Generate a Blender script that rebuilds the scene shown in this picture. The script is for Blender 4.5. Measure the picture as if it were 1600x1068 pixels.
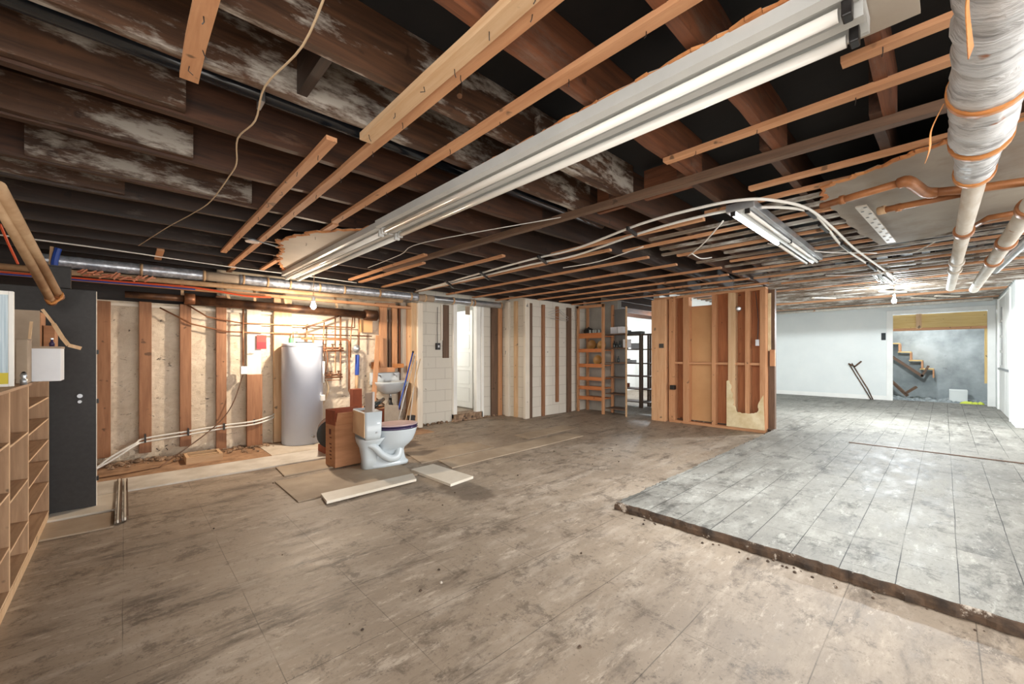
import bpy, bmesh, math, random
from mathutils import Vector, Matrix
random.seed(7)
for o in list(bpy.data.objects): bpy.data.objects.remove(o)
SC = bpy.context.scene
COL = SC.collection
# ------------------------------------------------------------ camera, world, light
FL = 639.0; CH = 1.25; HY = 553.0
TH = math.atan2(675, 639)
FW = (math.cos(TH), math.sin(TH)); RT = (FW[1], -FW[0])
cd = bpy.data.cameras.new('camera'); cam = bpy.data.objects.new('camera', cd); COL.objects.link(cam)
cam.location = (0, 0, CH); cam.rotation_euler = (math.pi/2, 0, TH - math.pi/2)
cd.sensor_width = 36; cd.lens = FL/1600*36; cd.shift_y = (HY-534)/1600; cd.clip_start = .02
SC.camera = cam
w = bpy.data.worlds.new('world'); SC.world = w; w.use_nodes = True
w.node_tree.nodes['Background'].inputs[0].default_value = (1, .96, .91, 1)
w.node_tree.nodes['Background'].inputs[1].default_value = 2.1
SC.view_settings.view_transform = 'Standard'; SC.view_settings.look = 'None'
SC.view_settings.gamma = 1; SC.view_settings.use_curve_mapping = False
SC.view_settings.exposure = 1.15
def lamp(name, loc, power, col, r=.05):
    l = bpy.data.lights.new(name, 'POINT'); l.energy = power; l.color = col; l.shadow_soft_size = r
    o = bpy.data.objects.new(name, l); COL.objects.link(o); o.location = loc; return o
BULB_L = (1.80, 5.70, 1.885); BULB_R = (9.6, .59, 2.17)
def spot(name, loc, power, col, r, ang=178):
    l = bpy.data.lights.new(name, 'SPOT'); l.energy = power; l.color = col; l.shadow_soft_size = r; l.spot_size = math.radians(ang); l.spot_blend = .06
    o = bpy.data.objects.new(name, l); COL.objects.link(o); o.location = loc; return o
lamp('bulb_light_back', BULB_L, 18, (1, .82, .62), .035)
lamp('bulb_light_right', BULB_R, 62, (.90, .97, 1), .06)
spot('bulb_light_back_down', (BULB_L[0], BULB_L[1], BULB_L[2]-.08), 44, (1, .84, .66), .035)
spot('bulb_light_right_down', (BULB_R[0], BULB_R[1], BULB_R[2]-.12), 215, (.90, .97, 1), .06)
lamp('doorway_room_light', (4.35, 7.7, 1.9), 18, (1, .98, .93), .1)
lamp('storage_room_light', (11.5, 5.6, 2.0), 90, (.9, .96, 1), .1)
lamp('stairwell_light', (15.2, .3, 2.4), 45, (.95, .98, 1), .1)
def area(name, loc, rot, sx, sy, power, col):
    l = bpy.data.lights.new(name, 'AREA'); l.shape = 'RECTANGLE'; l.size = sx; l.size_y = sy; l.energy = power; l.color = col
    o = bpy.data.objects.new(name, l); COL.objects.link(o); o.location = loc; o.rotation_euler = rot; return o
area('lit_tube_light', (3.7, 1.0, 2.1), (0, 0, 0), 1.15, .08, 40, (.93, .98, 1))
# unseen fill lamp added behind the camera to lift the foreground
lamp('fill_light_behind', (-1.0, -1.2, 2.1), 22, (1, .93, .84), .08)

# ------------------------------------------------------------ pixel rays onto known planes (1600x1068 photo)
def ray(px, py):
    a = px-800; return (FW[0]*FL+RT[0]*a, FW[1]*FL+RT[1]*a, HY-py)
def Z(px, py, z):
    v = ray(px, py); t = (z-CH)/v[2]; return Vector((v[0]*t, v[1]*t, z))
def X(px, py, x):
    v = ray(px, py); t = x/v[0]; return Vector((x, v[1]*t, CH+v[2]*t))
def Y(px, py, y):
    v = ray(px, py); t = y/v[1]; return Vector((v[0]*t, y, CH+v[2]*t))

# ------------------------------------------------------------ materials
class NT:
    def __init__(s, name):
        s.m = bpy.data.materials.new(name); s.m.use_nodes = True; s.t = s.m.node_tree; s.b = s.t.nodes['Principled BSDF']
    def n(s, k, **kw):
        x = s.t.nodes.new(k)
        for a, v in kw.items():
            if a.startswith('i_'): x.inputs[a[2:]].default_value = v
            else: setattr(x, a, v)
        return x
    def l(s, a, b): s.t.links.new(a, b)
    def coord(s, scale=(1, 1, 1), rnd=True, rot=(0, 0, 0)):
        tc = s.n('ShaderNodeTexCoord'); mp = s.n('ShaderNodeMapping'); mp.inputs['Scale'].default_value = scale; mp.inputs['Rotation'].default_value = rot
        s.l(tc.outputs['Object'], mp.inputs['Vector'])
        if rnd:
            oi = s.n('ShaderNodeObjectInfo'); mu = s.n('ShaderNodeVectorMath', operation='SCALE'); cx = s.n('ShaderNodeCombineXYZ')
            for i in range(3): s.l(oi.outputs['Random'], cx.inputs[i])
            s.l(cx.outputs[0], mu.inputs[0]); mu.inputs['Scale'].default_value = 37; s.l(mu.outputs[0], mp.inputs['Location'])
        return mp.outputs[0]
    def noise(s, vec, scale, detail=5, rough=.6, dist=0):
        x = s.n('ShaderNodeTexNoise'); x.inputs['Scale'].default_value = scale; x.inputs['Detail'].default_value = detail
        x.inputs['Roughness'].default_value = rough; x.inputs['Distortion'].default_value = dist
        s.l(vec, x.inputs['Vector']); return x.outputs['Fac']
    def ramp(s, f, p0, p1, c0=(0, 0, 0, 1), c1=(1, 1, 1, 1)):
        x = s.n('ShaderNodeValToRGB'); x.color_ramp.elements[0].position = p0; x.color_ramp.elements[1].position = p1
        x.color_ramp.elements[0].color = c0; x.color_ramp.elements[1].color = c1; s.l(f, x.inputs[0]); return x.outputs[0]
    def mix(s, f, a, b):
        x = s.n('ShaderNodeMix', data_type='RGBA')
        for sock, v in ((x.inputs[0], f), (x.inputs[6], a), (x.inputs[7], b)):
            if isinstance(v, (int, float)): sock.default_value = v
            elif isinstance(v, tuple): sock.default_value = (*v[:3], 1)
            else: s.l(v, sock)
        return x.outputs[2]
    def math(s, op, a, b=None, c=None):
        x = s.n('ShaderNodeMath', operation=op)
        for i, v in enumerate((a, b, c)):
            if v is None: continue
            if isinstance(v, (int, float)): x.inputs[i].default_value = v
            else: s.l(v, x.inputs[i])
        return x.outputs[0]
    def bump(s, h, st, d=.01):
        x = s.n('ShaderNodeBump'); x.inputs['Strength'].default_value = st; x.inputs['Distance'].default_value = d
        s.l(h, x.inputs['Height']); s.l(x.outputs[0], s.b.inputs['Normal'])
def srgb(r, g, b):
    f = lambda c: (c/255/12.92 if c/255 < .04045 else ((c/255+.055)/1.055)**2.4)
    return (f(r), f(g), f(b))
def mat(name, c1, c2=None, scale=6, rough=.7, bump=.2, stretch=(1, 1, 1), metal=0, spots=None, spot_at=(.62, .68), spot_scale=9, emit=None, patch=None, patch_at=(.55, .7), pscale=1.2, bd=.004):
    k = NT(name); v = k.coord(stretch)
    c2 = c2 or c1
    f = k.noise(v, scale); c = k.mix(k.ramp(f, .35, .65), c1, c2)
    if patch:
        v3 = k.coord((1, 1, 1)); c = k.mix(k.ramp(k.noise(v3, pscale, 6, .65), *patch_at), c, patch)
    if spots:
        v2 = k.coord((1, 1, 1)); c = k.mix(k.ramp(k.noise(v2, spot_scale, 8, .7), *spot_at), c, spots)
    k.l(c, k.b.inputs['Base Color']); k.b.inputs['Roughness'].default_value = rough; k.b.inputs['Metallic'].default_value = metal
    if bump: k.bump(f, bump, bd)
    if emit: k.b.inputs['Emission Color'].default_value = (*emit[:3], 1); k.b.inputs['Emission Strength'].default_value = emit[3]
    return k.m
def wood(name, c1, c2, ax, dirt=None, dat=(.55, .72), rough=.65):
    st = [14, 14, 14]; st[ax] = 1.0
    k = NT(name); v = k.coord(tuple(st)); f = k.noise(v, 2.2, 6, .65, .6)
    c = k.mix(k.ramp(f, .3, .7), c1, c2)
    v2 = k.coord((1, 1, 1)); kn = k.noise(v2, 11, 2, .4)
    c = k.mix(k.ramp(kn, .70, .74), c, tuple(x*.3 for x in c1))
    big = k.noise(v2, 1.3, 3, .5); c = k.mix(k.math('MULTIPLY', k.ramp(big, .35, .75), .35), c, tuple(x*.55 for x in c1))
    if dirt:
        st2 = [4, 4, 4]; st2[ax] = 1.2
        c = k.mix(k.ramp(k.noise(k.coord(tuple(st2)), 1.6, 7, .7), *dat), c, dirt)
    k.l(c, k.b.inputs['Base Color']); k.b.inputs['Roughness'].default_value = rough; k.bump(f, .35, .003); return k.m
M = {}
for ax, n in enumerate('xyz'):
    M['fresh'+n] = wood('orange_wood_'+n, srgb(212, 160, 118), srgb(184, 128, 88), ax)
    M['stud'+n] = wood('weathered_stud_'+n, srgb(172, 124, 90), srgb(132, 88, 60), ax)
    M['pale'+n] = wood('pale_wood_'+n, srgb(222, 190, 152), srgb(200, 158, 116), ax)
    M['old'+n] = wood('old_lath_'+n, srgb(142, 126, 108), srgb(74, 62, 52), ax, srgb(196, 192, 184), (.48, .62))
    M['joist'+n] = wood('dark_joist_'+n, srgb(84, 51, 31), srgb(32, 19, 12), ax, srgb(116, 92, 76), (.62, .80), .55)
    M['joistk'+n] = wood('sooty_joist_'+n, srgb(56, 36, 24), srgb(24, 16, 12), ax, srgb(110, 100, 92), (.60, .80), .5)
    M['joisto'+n] = wood('reddish_joist_'+n, srgb(132, 80, 50), srgb(78, 45, 28), ax, srgb(118, 96, 82), (.55, .72))
    M['joistw'+n] = wood('whitewashed_joist_'+n, srgb(92, 62, 42), srgb(42, 28, 20), ax, srgb(166, 158, 148), (.50, .60), .5)
    M['yellow'+n] = wood('yellow_lumber_'+n, srgb(232, 204, 142), srgb(214, 178, 108), ax)
    M['grey'+n] = wood('grey_brown_post_'+n, srgb(120, 92, 72), srgb(84, 64, 50), ax)
    M['whitewood'+n] = wood('white_painted_wood_'+n, srgb(236, 228, 214), srgb(222, 208, 190), ax, srgb(180, 150, 120), (.66, .8))
    M['ply'+n] = wood('plywood_'+n, srgb(196, 160, 126), srgb(158, 122, 92), ax, srgb(120, 92, 70), (.55, .9))
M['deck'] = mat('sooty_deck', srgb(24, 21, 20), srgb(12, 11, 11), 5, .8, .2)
def plaster_mat():
    k = NT('painted_stone_wall'); v = k.coord((1, 1, 1.7), False); f = k.noise(v, 7, 9, .75, .6); pit = k.ramp(k.noise(k.coord((1, 1, 1.9), False), 13, 7, .72, .8), .635, .648)
    c = k.mix(k.ramp(k.noise(v, 2.4, 5), .35, .7), srgb(226, 212, 192), srgb(206, 190, 168))
    c = k.mix(k.ramp(f, .60, .66), c, srgb(180, 160, 138)); c = k.mix(pit, c, srgb(60, 46, 38))
    k.l(c, k.b.inputs['Base Color']); k.b.inputs['Roughness'].default_value = .8
    k.bump(k.math('SUBTRACT', f, k.math('MULTIPLY', pit, .8)), .8, .02); return k.m
M['plaster'] = plaster_mat()
M['rubble'] = mat('rubble', srgb(176, 148, 122), srgb(110, 88, 70), 12, .95, .9, bd=.03, spots=srgb(60, 50, 44), spot_at=(.55, .62))
M['dirt'] = mat('bare_dirt', srgb(176, 140, 108), srgb(138, 106, 80), 9, .95, .6, bd=.02)
M['white'] = mat('white_paint', srgb(240, 240, 236), srgb(232, 232, 228), 3, .5, .05)
M['wallwhite'] = mat('white_plasterboard_wall', srgb(228, 232, 230), srgb(220, 225, 224), 1.2, .55, .08, spots=srgb(188, 184, 176), spot_at=(.72, .76), spot_scale=5)
M['tank'] = mat('white_enamel', srgb(192, 200, 216), srgb(186, 194, 210), 2, .3, .02)
M['porc'] = mat('white_porcelain', srgb(196, 204, 208), srgb(188, 196, 202), 2, .12, 0)
M['porctan'] = mat('tan_porcelain_back', srgb(214, 184, 150), srgb(190, 158, 124), 3, .4, .05)  # tan tone for the back face of the toilet tank
M['seat'] = mat('dusty_pink_seat', srgb(205, 182, 178), srgb(180, 150, 150), 4, .3, .05)
M['seatrim'] = mat('dark_violet_seat_rim', srgb(58, 44, 78), None, 4, .2, 0)
M['card'] = mat('cardboard', srgb(178, 128, 92), srgb(160, 112, 78), 3, .85, .1, (1, 1, 6))
M['cardred'] = mat('red_brown_cardboard', srgb(150, 78, 48), srgb(120, 60, 38), 3, .85, .1)
M['cardgrey'] = mat('grey_cardboard', srgb(176, 158, 138), srgb(152, 134, 116), 3, .85, .1)
M['black'] = mat('black_plastic', srgb(28, 26, 26), None, 4, .4, 0)
M['board'] = mat('charcoal_painted_panel', srgb(44, 42, 42), srgb(36, 34, 34), 30, .5, .15, spots=srgb(90, 88, 86), spot_at=(.74, .76), spot_scale=14, bd=.001)
M['iron'] = mat('rusty_iron', srgb(120, 86, 62), srgb(70, 50, 40), 8, .45, .4, metal=.5)
M['copper'] = mat('tarnished_copper', srgb(168, 116, 82), srgb(124, 84, 62), 7, .4, .1, metal=.5)
M['pipewrap'] = mat('paper_wrapped_pipe', srgb(202, 170, 134), srgb(168, 132, 96), 5, .7, .3)
M['pipewhite'] = mat('paint_streaked_pipe', srgb(208, 204, 196), srgb(190, 180, 166), 4, .6, .2, (1, 4, 4), spots=srgb(168, 118, 80), spot_at=(.62, .66))
M['brownpipe'] = mat('brown_copper_pipe', srgb(182, 122, 76), srgb(140, 90, 56), 6, .45, .3, metal=.2)
M['foil'] = mat('crinkled_foil', srgb(214, 218, 226), srgb(150, 156, 168), 20, .3, .7, metal=.55, bd=.008)
def foilwrap():
    k = NT('silver_foil_wrap'); v = k.coord((16, 4, 4)); f = k.noise(v, 1.5, 8, .6, .5)
    c = k.mix(k.ramp(f, .34, .50), srgb(140, 140, 142), srgb(210, 212, 214))
    c = k.mix(k.ramp(k.noise(k.coord((1, 1, 1)), 7, 3, .5), .70, .73), c, srgb(170, 112, 74))
    k.l(c, k.b.inputs['Base Color']); k.b.inputs['Roughness'].default_value = .48; k.b.inputs['Metallic'].default_value = .2
    k.bump(f, 1, .035); return k.m
M['wrap'] = foilwrap()
M['tape'] = mat('orange_tape', srgb(214, 150, 84), srgb(180, 112, 56), 5, .5, .2)
M['steel'] = mat('galvanised_steel', srgb(190, 194, 198), srgb(160, 164, 170), 6, .3, .1, metal=.7)
M['cable'] = mat('white_cable', srgb(226, 224, 218), None, 4, .45, 0)
M['wire'] = mat('old_pale_wire', srgb(196, 172, 140), None, 4, .6, 0)
M['fixture'] = mat('white_fixture_enamel', srgb(200, 202, 200), srgb(186, 188, 186), 2.5, .4, .05)
M['tubeoff'] = mat('unlit_tube', srgb(236, 234, 228), None, 2, .2, 0)
M['tubeon'] = mat('lit_tube', (1, 1, 1), None, 2, .3, 0, emit=(.93, .98, 1, 14))
M['bulbw'] = mat('lit_warm_bulb', (1, 1, 1), None, 2, .3, 0, emit=(1, .86, .66, 40))
M['bulbc'] = mat('lit_cool_bulb', (1, 1, 1), None, 2, .3, 0, emit=(.92, .98, 1, 40))
M['ceilboard'] = mat('old_plasterboard', srgb(184, 172, 156), srgb(164, 152, 138), 1.6, .7, .1, patch=srgb(170, 150, 126), patch_at=(.55, .8))
M['ceilboardg'] = mat('grey_old_plasterboard', srgb(160, 150, 136), srgb(140, 130, 118), 1.6, .7, .1, patch=srgb(118, 98, 80), patch_at=(.55, .75))
M['torn'] = mat('torn_paper_core', srgb(206, 146, 92), srgb(170, 106, 62), 9, .9, .8, bd=.01)
M['concrete'] = mat('stained_concrete', srgb(176, 184, 186), srgb(134, 142, 144), 1.6, .85, .3, (1, 1, 1), spots=srgb(70, 72, 72), spot_at=(.60, .74), spot_scale=2.2)
M['slabedge'] = mat('broken_slab_edge', srgb(96, 76, 60), srgb(52, 44, 38), 9, .95, .9, bd=.02, spots=srgb(190, 180, 168), spot_at=(.58, .64), spot_scale=7)
M['tan'] = mat('tan_hardboard', srgb(212, 166, 118), srgb(200, 152, 104), 1.4, .7, .05)
M['red'] = mat('red_paper', srgb(214, 70, 62), srgb(196, 58, 52), 4, .7, 0)
M['blue'] = mat('blue_plastic', srgb(34, 70, 160), None, 4, .4, 0)
M['orangecable'] = mat('orange_red_cable', srgb(214, 84, 44), None, 4, .5, 0)
M['green'] = mat('green_plastic', srgb(70, 130, 84), None, 4, .5, 0)
M['lime'] = mat('lime_cloth', srgb(214, 226, 90), None, 4, .8, .1)
M['glassdark'] = mat('dark_pane', srgb(60, 66, 68), srgb(44, 50, 52), 2, .08, 0)
M['bowl'] = mat('golden_wood_bowl', srgb(186, 144, 84), srgb(150, 108, 56), 3, .4, .1)
M['jar'] = mat('cloudy_glass', srgb(176, 184, 180), None, 3, .15, 0)
M['greypanel'] = mat('grey_panel', srgb(128, 128, 126), srgb(112, 110, 108), 2, .8, .1)
M['paper'] = mat('off_white_card', srgb(226, 228, 232), srgb(214, 216, 222), 3, .6, .1)
M['panel'] = mat('loose_floor_sheet', srgb(176, 158, 136), srgb(150, 132, 112), 2.2, .75, .15)
M['panelw'] = mat('white_board', srgb(222, 214, 200), srgb(202, 192, 176), 2.2, .5, .1)
M['drywall'] = mat('torn_drywall', srgb(232, 218, 184), srgb(206, 184, 140), 5, .85, .4, bd=.01)
M['orangepaint'] = wood('orange_shelf_wood', srgb(216, 138, 82), srgb(186, 106, 58), 1)
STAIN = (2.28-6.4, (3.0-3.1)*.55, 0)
def floor_mat(name, ca, cb, cc, dark, tile=.2286, ox=.06, oy=.0, rough=.42, line=.5, stain=.5):
    k = NT(name); tc = k.n('ShaderNodeTexCoord'); obj = tc.outputs['Object']
    mp = k.n('ShaderNodeMapping'); k.l(obj, mp.inputs[0]); mp.inputs['Rotation'].default_value = (0, 0, math.radians(40)); mp.inputs['Scale'].default_value = (1, 3.2, 1)
    f1 = k.noise(obj, .9, 6, .62, .4); f2 = k.noise(mp.outputs[0], 2.2, 10, .74, .12); f3 = k.noise(obj, 26, 6, .75); f4 = k.noise(obj, 5, 12, .82, .1)
    c = k.mix(k.ramp(f1, .38, .64), ca, cb)
    c = k.mix(k.math('MULTIPLY', k.ramp(f2, .48, .68), .75), c, cc)
    c = k.mix(k.math('MULTIPLY', k.ramp(k.noise(mp.outputs[0], 1.3, 10, .76, .15), .53, .66), stain), c, dark)
    c = k.mix(k.math('MULTIPLY', k.ramp(f3, .56, .70), .40), c, dark)
    c = k.mix(k.math('MULTIPLY', k.ramp(k.noise(obj, 60, 3, .6), .64, .70), .45), c, tuple(x*.35 for x in dark))
    c = k.mix(k.math('MULTIPLY', k.ramp(f4, .53, .60), .55), c, dark)
    c = k.mix(k.math('MULTIPLY', k.ramp(k.noise(mp.outputs[0], 5, 12, .82, .08), .56, .62), .5), c, tuple(min(1, x*1.25) for x in cc))
    # tile joints
    sp = k.n('ShaderNodeSeparateXYZ'); k.l(obj, sp.inputs[0])
    def ln(s, off, per, wd):
        a = k.math('ADD', s, off); a = k.math('DIVIDE', a, per); a = k.math('FRACT', a); a = k.math('SUBTRACT', a, .5); a = k.math('ABSOLUTE', a)
        return k.math('GREATER_THAN', a, .5-wd/per)
    wob = k.math('MULTIPLY', k.math('SUBTRACT', k.noise(obj, 1.6, 3), .5), .012)
    lx = ln(k.math('ADD', sp.outputs[1], wob), oy, tile, .0022); ly = ln(k.math('ADD', sp.outputs[0], wob), ox, tile, .0018)
    vis = k.ramp(k.noise(obj, .8, 3), .36, .52); vis2 = k.ramp(k.noise(obj, 1.7, 3), .44, .58)
    lines = k.math('MAXIMUM', k.math('MULTIPLY', lx, vis), k.math('MULTIPLY', ly, vis2))
    c = k.mix(k.math('MULTIPLY', lines, line), c, tuple(x*.3 for x in dark))
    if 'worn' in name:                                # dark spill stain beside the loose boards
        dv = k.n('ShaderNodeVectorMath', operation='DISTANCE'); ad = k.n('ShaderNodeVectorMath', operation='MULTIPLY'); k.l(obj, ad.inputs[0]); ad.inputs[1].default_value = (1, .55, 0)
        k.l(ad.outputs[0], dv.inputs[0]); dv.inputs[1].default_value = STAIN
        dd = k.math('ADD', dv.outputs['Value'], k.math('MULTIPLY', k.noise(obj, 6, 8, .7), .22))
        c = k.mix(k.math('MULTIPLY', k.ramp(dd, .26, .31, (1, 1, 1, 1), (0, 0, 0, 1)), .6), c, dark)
    k.l(c, k.b.inputs['Base Color'])
    r = k.n('ShaderNodeMapRange'); k.l(f2, r.inputs[0]); r.inputs[1].default_value = .3; r.inputs[2].default_value = .7; r.inputs[3].default_value = rough-.10; r.inputs[4].default_value = rough+.22
    k.l(r.outputs[0], k.b.inputs['Roughness'])
    k.b.inputs['Specular IOR Level'].default_value = .4
    h = k.math('SUBTRACT', k.math('ADD', k.math('MULTIPLY', f2, .7), k.math('MULTIPLY', f3, .35)), k.math('MULTIPLY', lines, .5))
    k.bump(h, .55, .006); return k.m
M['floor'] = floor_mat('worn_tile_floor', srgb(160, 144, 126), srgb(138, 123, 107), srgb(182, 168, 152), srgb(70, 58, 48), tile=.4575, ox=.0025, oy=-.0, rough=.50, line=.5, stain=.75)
M['slab'] = floor_mat('grey_tile_slab', srgb(138, 135, 127), srgb(116, 113, 106), srgb(164, 162, 154), srgb(50, 47, 43), tile=.2286, ox=.02, oy=-.062, rough=.60, line=.95, stain=.75)
def block_mat(name, col, mortar, w=.40, h=.20, axis=0):
    k = NT(name); tc = k.n('ShaderNodeTexCoord'); sp = k.n('ShaderNodeSeparateXYZ'); k.l(tc.outputs['Object'], sp.inputs[0])
    cx = k.n('ShaderNodeCombineXYZ'); k.l(sp.outputs[axis], cx.inputs[0]); k.l(sp.outputs[2], cx.inputs[1])
    b = k.n('ShaderNodeTexBrick'); k.l(cx.outputs[0], b.inputs['Vector']); b.inputs['Scale'].default_value = 1
    b.inputs['Brick Width'].default_value = w; b.inputs['Row Height'].default_value = h; b.inputs['Mortar Size'].default_value = .004
    b.inputs['Color1'].default_value = (*col, 1); b.inputs['Color2'].default_value = (*[x*.97 for x in col], 1); b.inputs['Mortar'].default_value = (*mortar, 1)
    f = k.noise(tc.outputs['Object'], 9, 8, .7)
    c = k.mix(k.ramp(f, .66, .70), b.outputs['Color'], srgb(110, 96, 84)); k.l(c, k.b.inputs['Base Color']); k.b.inputs['Roughness'].default_value = .75
    k.bump(k.math('SUBTRACT', k.math('MULTIPLY', f, .4), b.outputs['Fac']), .5, .01); return k.m
M['block'] = block_mat('painted_block_x', srgb(214, 208, 196), srgb(184, 176, 164))
M['blocky'] = block_mat('painted_block_y', srgb(214, 208, 196), srgb(184, 176, 164), axis=1)
M['bright'] = mat('clean_white', srgb(246, 246, 242), None, 2, .6, .05)

# ------------------------------------------------------------ mesh helpers
class MB:
    def __init__(s): s.v = []; s.f = []
    def add(s, vs, fs):
        o = len(s.v); s.v += [tuple(v) for v in vs]; s.f += [tuple(i+o for i in f) for f in fs]; return s
    def box(s, x0, x1, y0, y1, z0, z1):
        vs = [(x, y, z) for x in (x0, x1) for y in (y0, y1) for z in (z0, z1)]
        return s.add(vs, [(0, 1, 3, 2), (4, 6, 7, 5), (0, 4, 5, 1), (2, 3, 7, 6), (0, 2, 6, 4), (1, 5, 7, 3)])
    def beam(s, a, b, w, h, up=(0, 0, 1)):           # oriented box from a to b, w sideways, h along up
        a = Vector(a); b = Vector(b); d = (b-a).normalized(); up = Vector(up)
        sd = d.cross(up); sd = sd.normalized() if sd.length > 1e-4 else Vector((1, 0, 0)); u = sd.cross(d).normalized()
        vs = []
        for p in (a, b):
            for i, j in ((-1, -1), (1, -1), (1, 1), (-1, 1)): vs.append(p+sd*(w/2*i)+u*(h/2*j))
        return s.add(vs, [(0, 1, 2, 3), (7, 6, 5, 4), (0, 4, 5, 1), (1, 5, 6, 2), (2, 6, 7, 3), (3, 7, 4, 0)])
    def tube(s, pts, r, n=10, smooth=None, wob=0):
        pts = [Vector(p) for p in pts]
        if smooth: pts = spline(pts, smooth)
        rr = r if isinstance(r, (list, tuple)) else [r]*len(pts)
        if len(rr) != len(pts): rr = [rr[0]+(rr[-1]-rr[0])*i/(len(pts)-1) for i in range(len(pts))]
        vs = []; fs = []; pu = None
        for i, p in enumerate(pts):
            d = (pts[min(i+1, len(pts)-1)]-pts[max(i-1, 0)]).normalized()
            if pu is None: pu = d.orthogonal().normalized()
            pu = (pu-d*pu.dot(d)); pu = pu.normalized() if pu.length > 1e-5 else d.orthogonal().normalized()
            q = d.cross(pu)
            for k in range(n):
                a = 2*math.pi*k/n; R = rr[i]*(1+(random.uniform(-wob, wob) if wob else 0))
                vs.append(p+pu*(math.cos(a)*R)+q*(math.sin(a)*R))
        for i in range(len(pts)-1):
            for k in range(n): fs.append((i*n+k, i*n+(k+1) % n, (i+1)*n+(k+1) % n, (i+1)*n+k))
        fs.append(tuple(range(n-1, -1, -1))); fs.append(tuple(range((len(pts)-1)*n, len(pts)*n)))
        return s.add(vs, fs)
    def lathe(s, prof, c=(0, 0, 0), n=24):            # prof [(r,z)...]
        vs = []; fs = []
        for r, z in prof:
            for k in range(n): a = 2*math.pi*k/n; vs.append((c[0]+r*math.cos(a), c[1]+r*math.sin(a), c[2]+z))
        for i in range(len(prof)-1):
            for k in range(n): fs.append((i*n+k, i*n+(k+1) % n, (i+1)*n+(k+1) % n, (i+1)*n+k))
        fs.append(tuple(range(n-1, -1, -1))); fs.append(tuple(range((len(prof)-1)*n, len(prof)*n)))
        return s.add(vs, fs)
    def loft(s, secs):                                # rings of equal length
        n = len(secs[0]); vs = [p for r in secs for p in r]; fs = []
        for i in range(len(secs)-1):
            for k in range(n): fs.append((i*n+k, i*n+(k+1) % n, (i+1)*n+(k+1) % n, (i+1)*n+k))
        fs.append(tuple(range(n-1, -1, -1))); fs.append(tuple(range((len(secs)-1)*n, len(secs)*n)))
        return s.add(vs, fs)
    def prism(s, poly, z0, z1):
        n = len(poly); vs = [(p[0], p[1], z0) for p in poly]+[(p[0], p[1], z1) for p in poly]
        return s.add(vs, [tuple(range(n-1, -1, -1)), tuple(range(n, 2*n))]+[(i, (i+1) % n, n+(i+1) % n, n+i) for i in range(n)])
    def prismx(s, poly, x0, x1):                      # poly in (y,z)
        n = len(poly); vs = [(x0, p[0], p[1]) for p in poly]+[(x1, p[0], p[1]) for p in poly]
        return s.add(vs, [tuple(range(n-1, -1, -1)), tuple(range(n, 2*n))]+[(i, (i+1) % n, n+(i+1) % n, n+i) for i in range(n)])
    def build(s, name, m, parent=None, bevel=0, smooth=False, **tags):
        xs, ys, zs = zip(*s.v)
        L = Vector(((min(xs)+max(xs))/2, (min(ys)+max(ys))/2, min(zs)))
        me = bpy.data.meshes.new(name); me.from_pydata([tuple(Vector(v)-L) for v in s.v], [], s.f)
        bm = bmesh.new(); bm.from_mesh(me); bmesh.ops.recalc_face_normals(bm, faces=bm.faces); bm.to_mesh(me); bm.free()
        me.materials.append(M[m] if isinstance(m, str) else m)
        if smooth:
            for p in me.polygons: p.use_smooth = len(p.vertices) <= 4
        o = bpy.data.objects.new(name, me); COL.objects.link(o); o.location = L
        if parent:
            o.parent = parent; W = Vector((0, 0, 0)); q = parent
            while q: W += Vector(q.location); q = q.parent
            o.location = L-W
        if bevel:
            b = o.modifiers.new('bevel', 'BEVEL'); b.width = bevel; b.segments = 2; b.limit_method = 'ANGLE'; b.angle_limit = math.radians(40)
        for k, v in tags.items(): o[k] = v
        return o
def spline(pts, n):
    out = []; P = [pts[0]]+list(pts)+[pts[-1]]
    for i in range(1, len(P)-2):
        for t in range(n):
            u = t/n; a, b, c, d = P[i-1], P[i], P[i+1], P[i+2]
            out.append(.5*((2*b)+(c-a)*u+(2*a-5*b+4*c-d)*u*u+(3*b-a-3*c+d)*u**3))
    out.append(pts[-1]); return out
def thing(name, label, cat, loc=(0, 0, 0), group=None):
    o = bpy.data.objects.new(name, None); COL.objects.link(o); o.location = loc; o.empty_display_size = .1
    o['label'] = label; o['category'] = cat
    if group: o['group'] = group
    return o
def B(*a): return MB().box(*a)
def T(pts, r, **k): return MB().tube(pts, r, **k)
def struct(mb, name, m, **k): return mb.build(name, m, kind='structure', **k)
def one(mb, name, m, label, cat, group=None, **k):
    d = dict(label=label, category=cat)
    if group: d['group'] = group
    return mb.build(name, m, **k, **d)
def copy_thing(o, off):
    c = o.copy(); COL.objects.link(c); c.location = Vector(o.location)+Vector(off)
    for ch in o.children:
        k = ch.copy(); COL.objects.link(k); k.parent = c
        for g in ch.children: q = g.copy(); COL.objects.link(q); q.parent = k
    return c

# ============================================================ SHELL
JB = 2.335            # underside of the joists in the near room
struct(B(-1.6, 14.4, -3.2, 9.4, -.12, 0), 'floor', 'floor')
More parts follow.
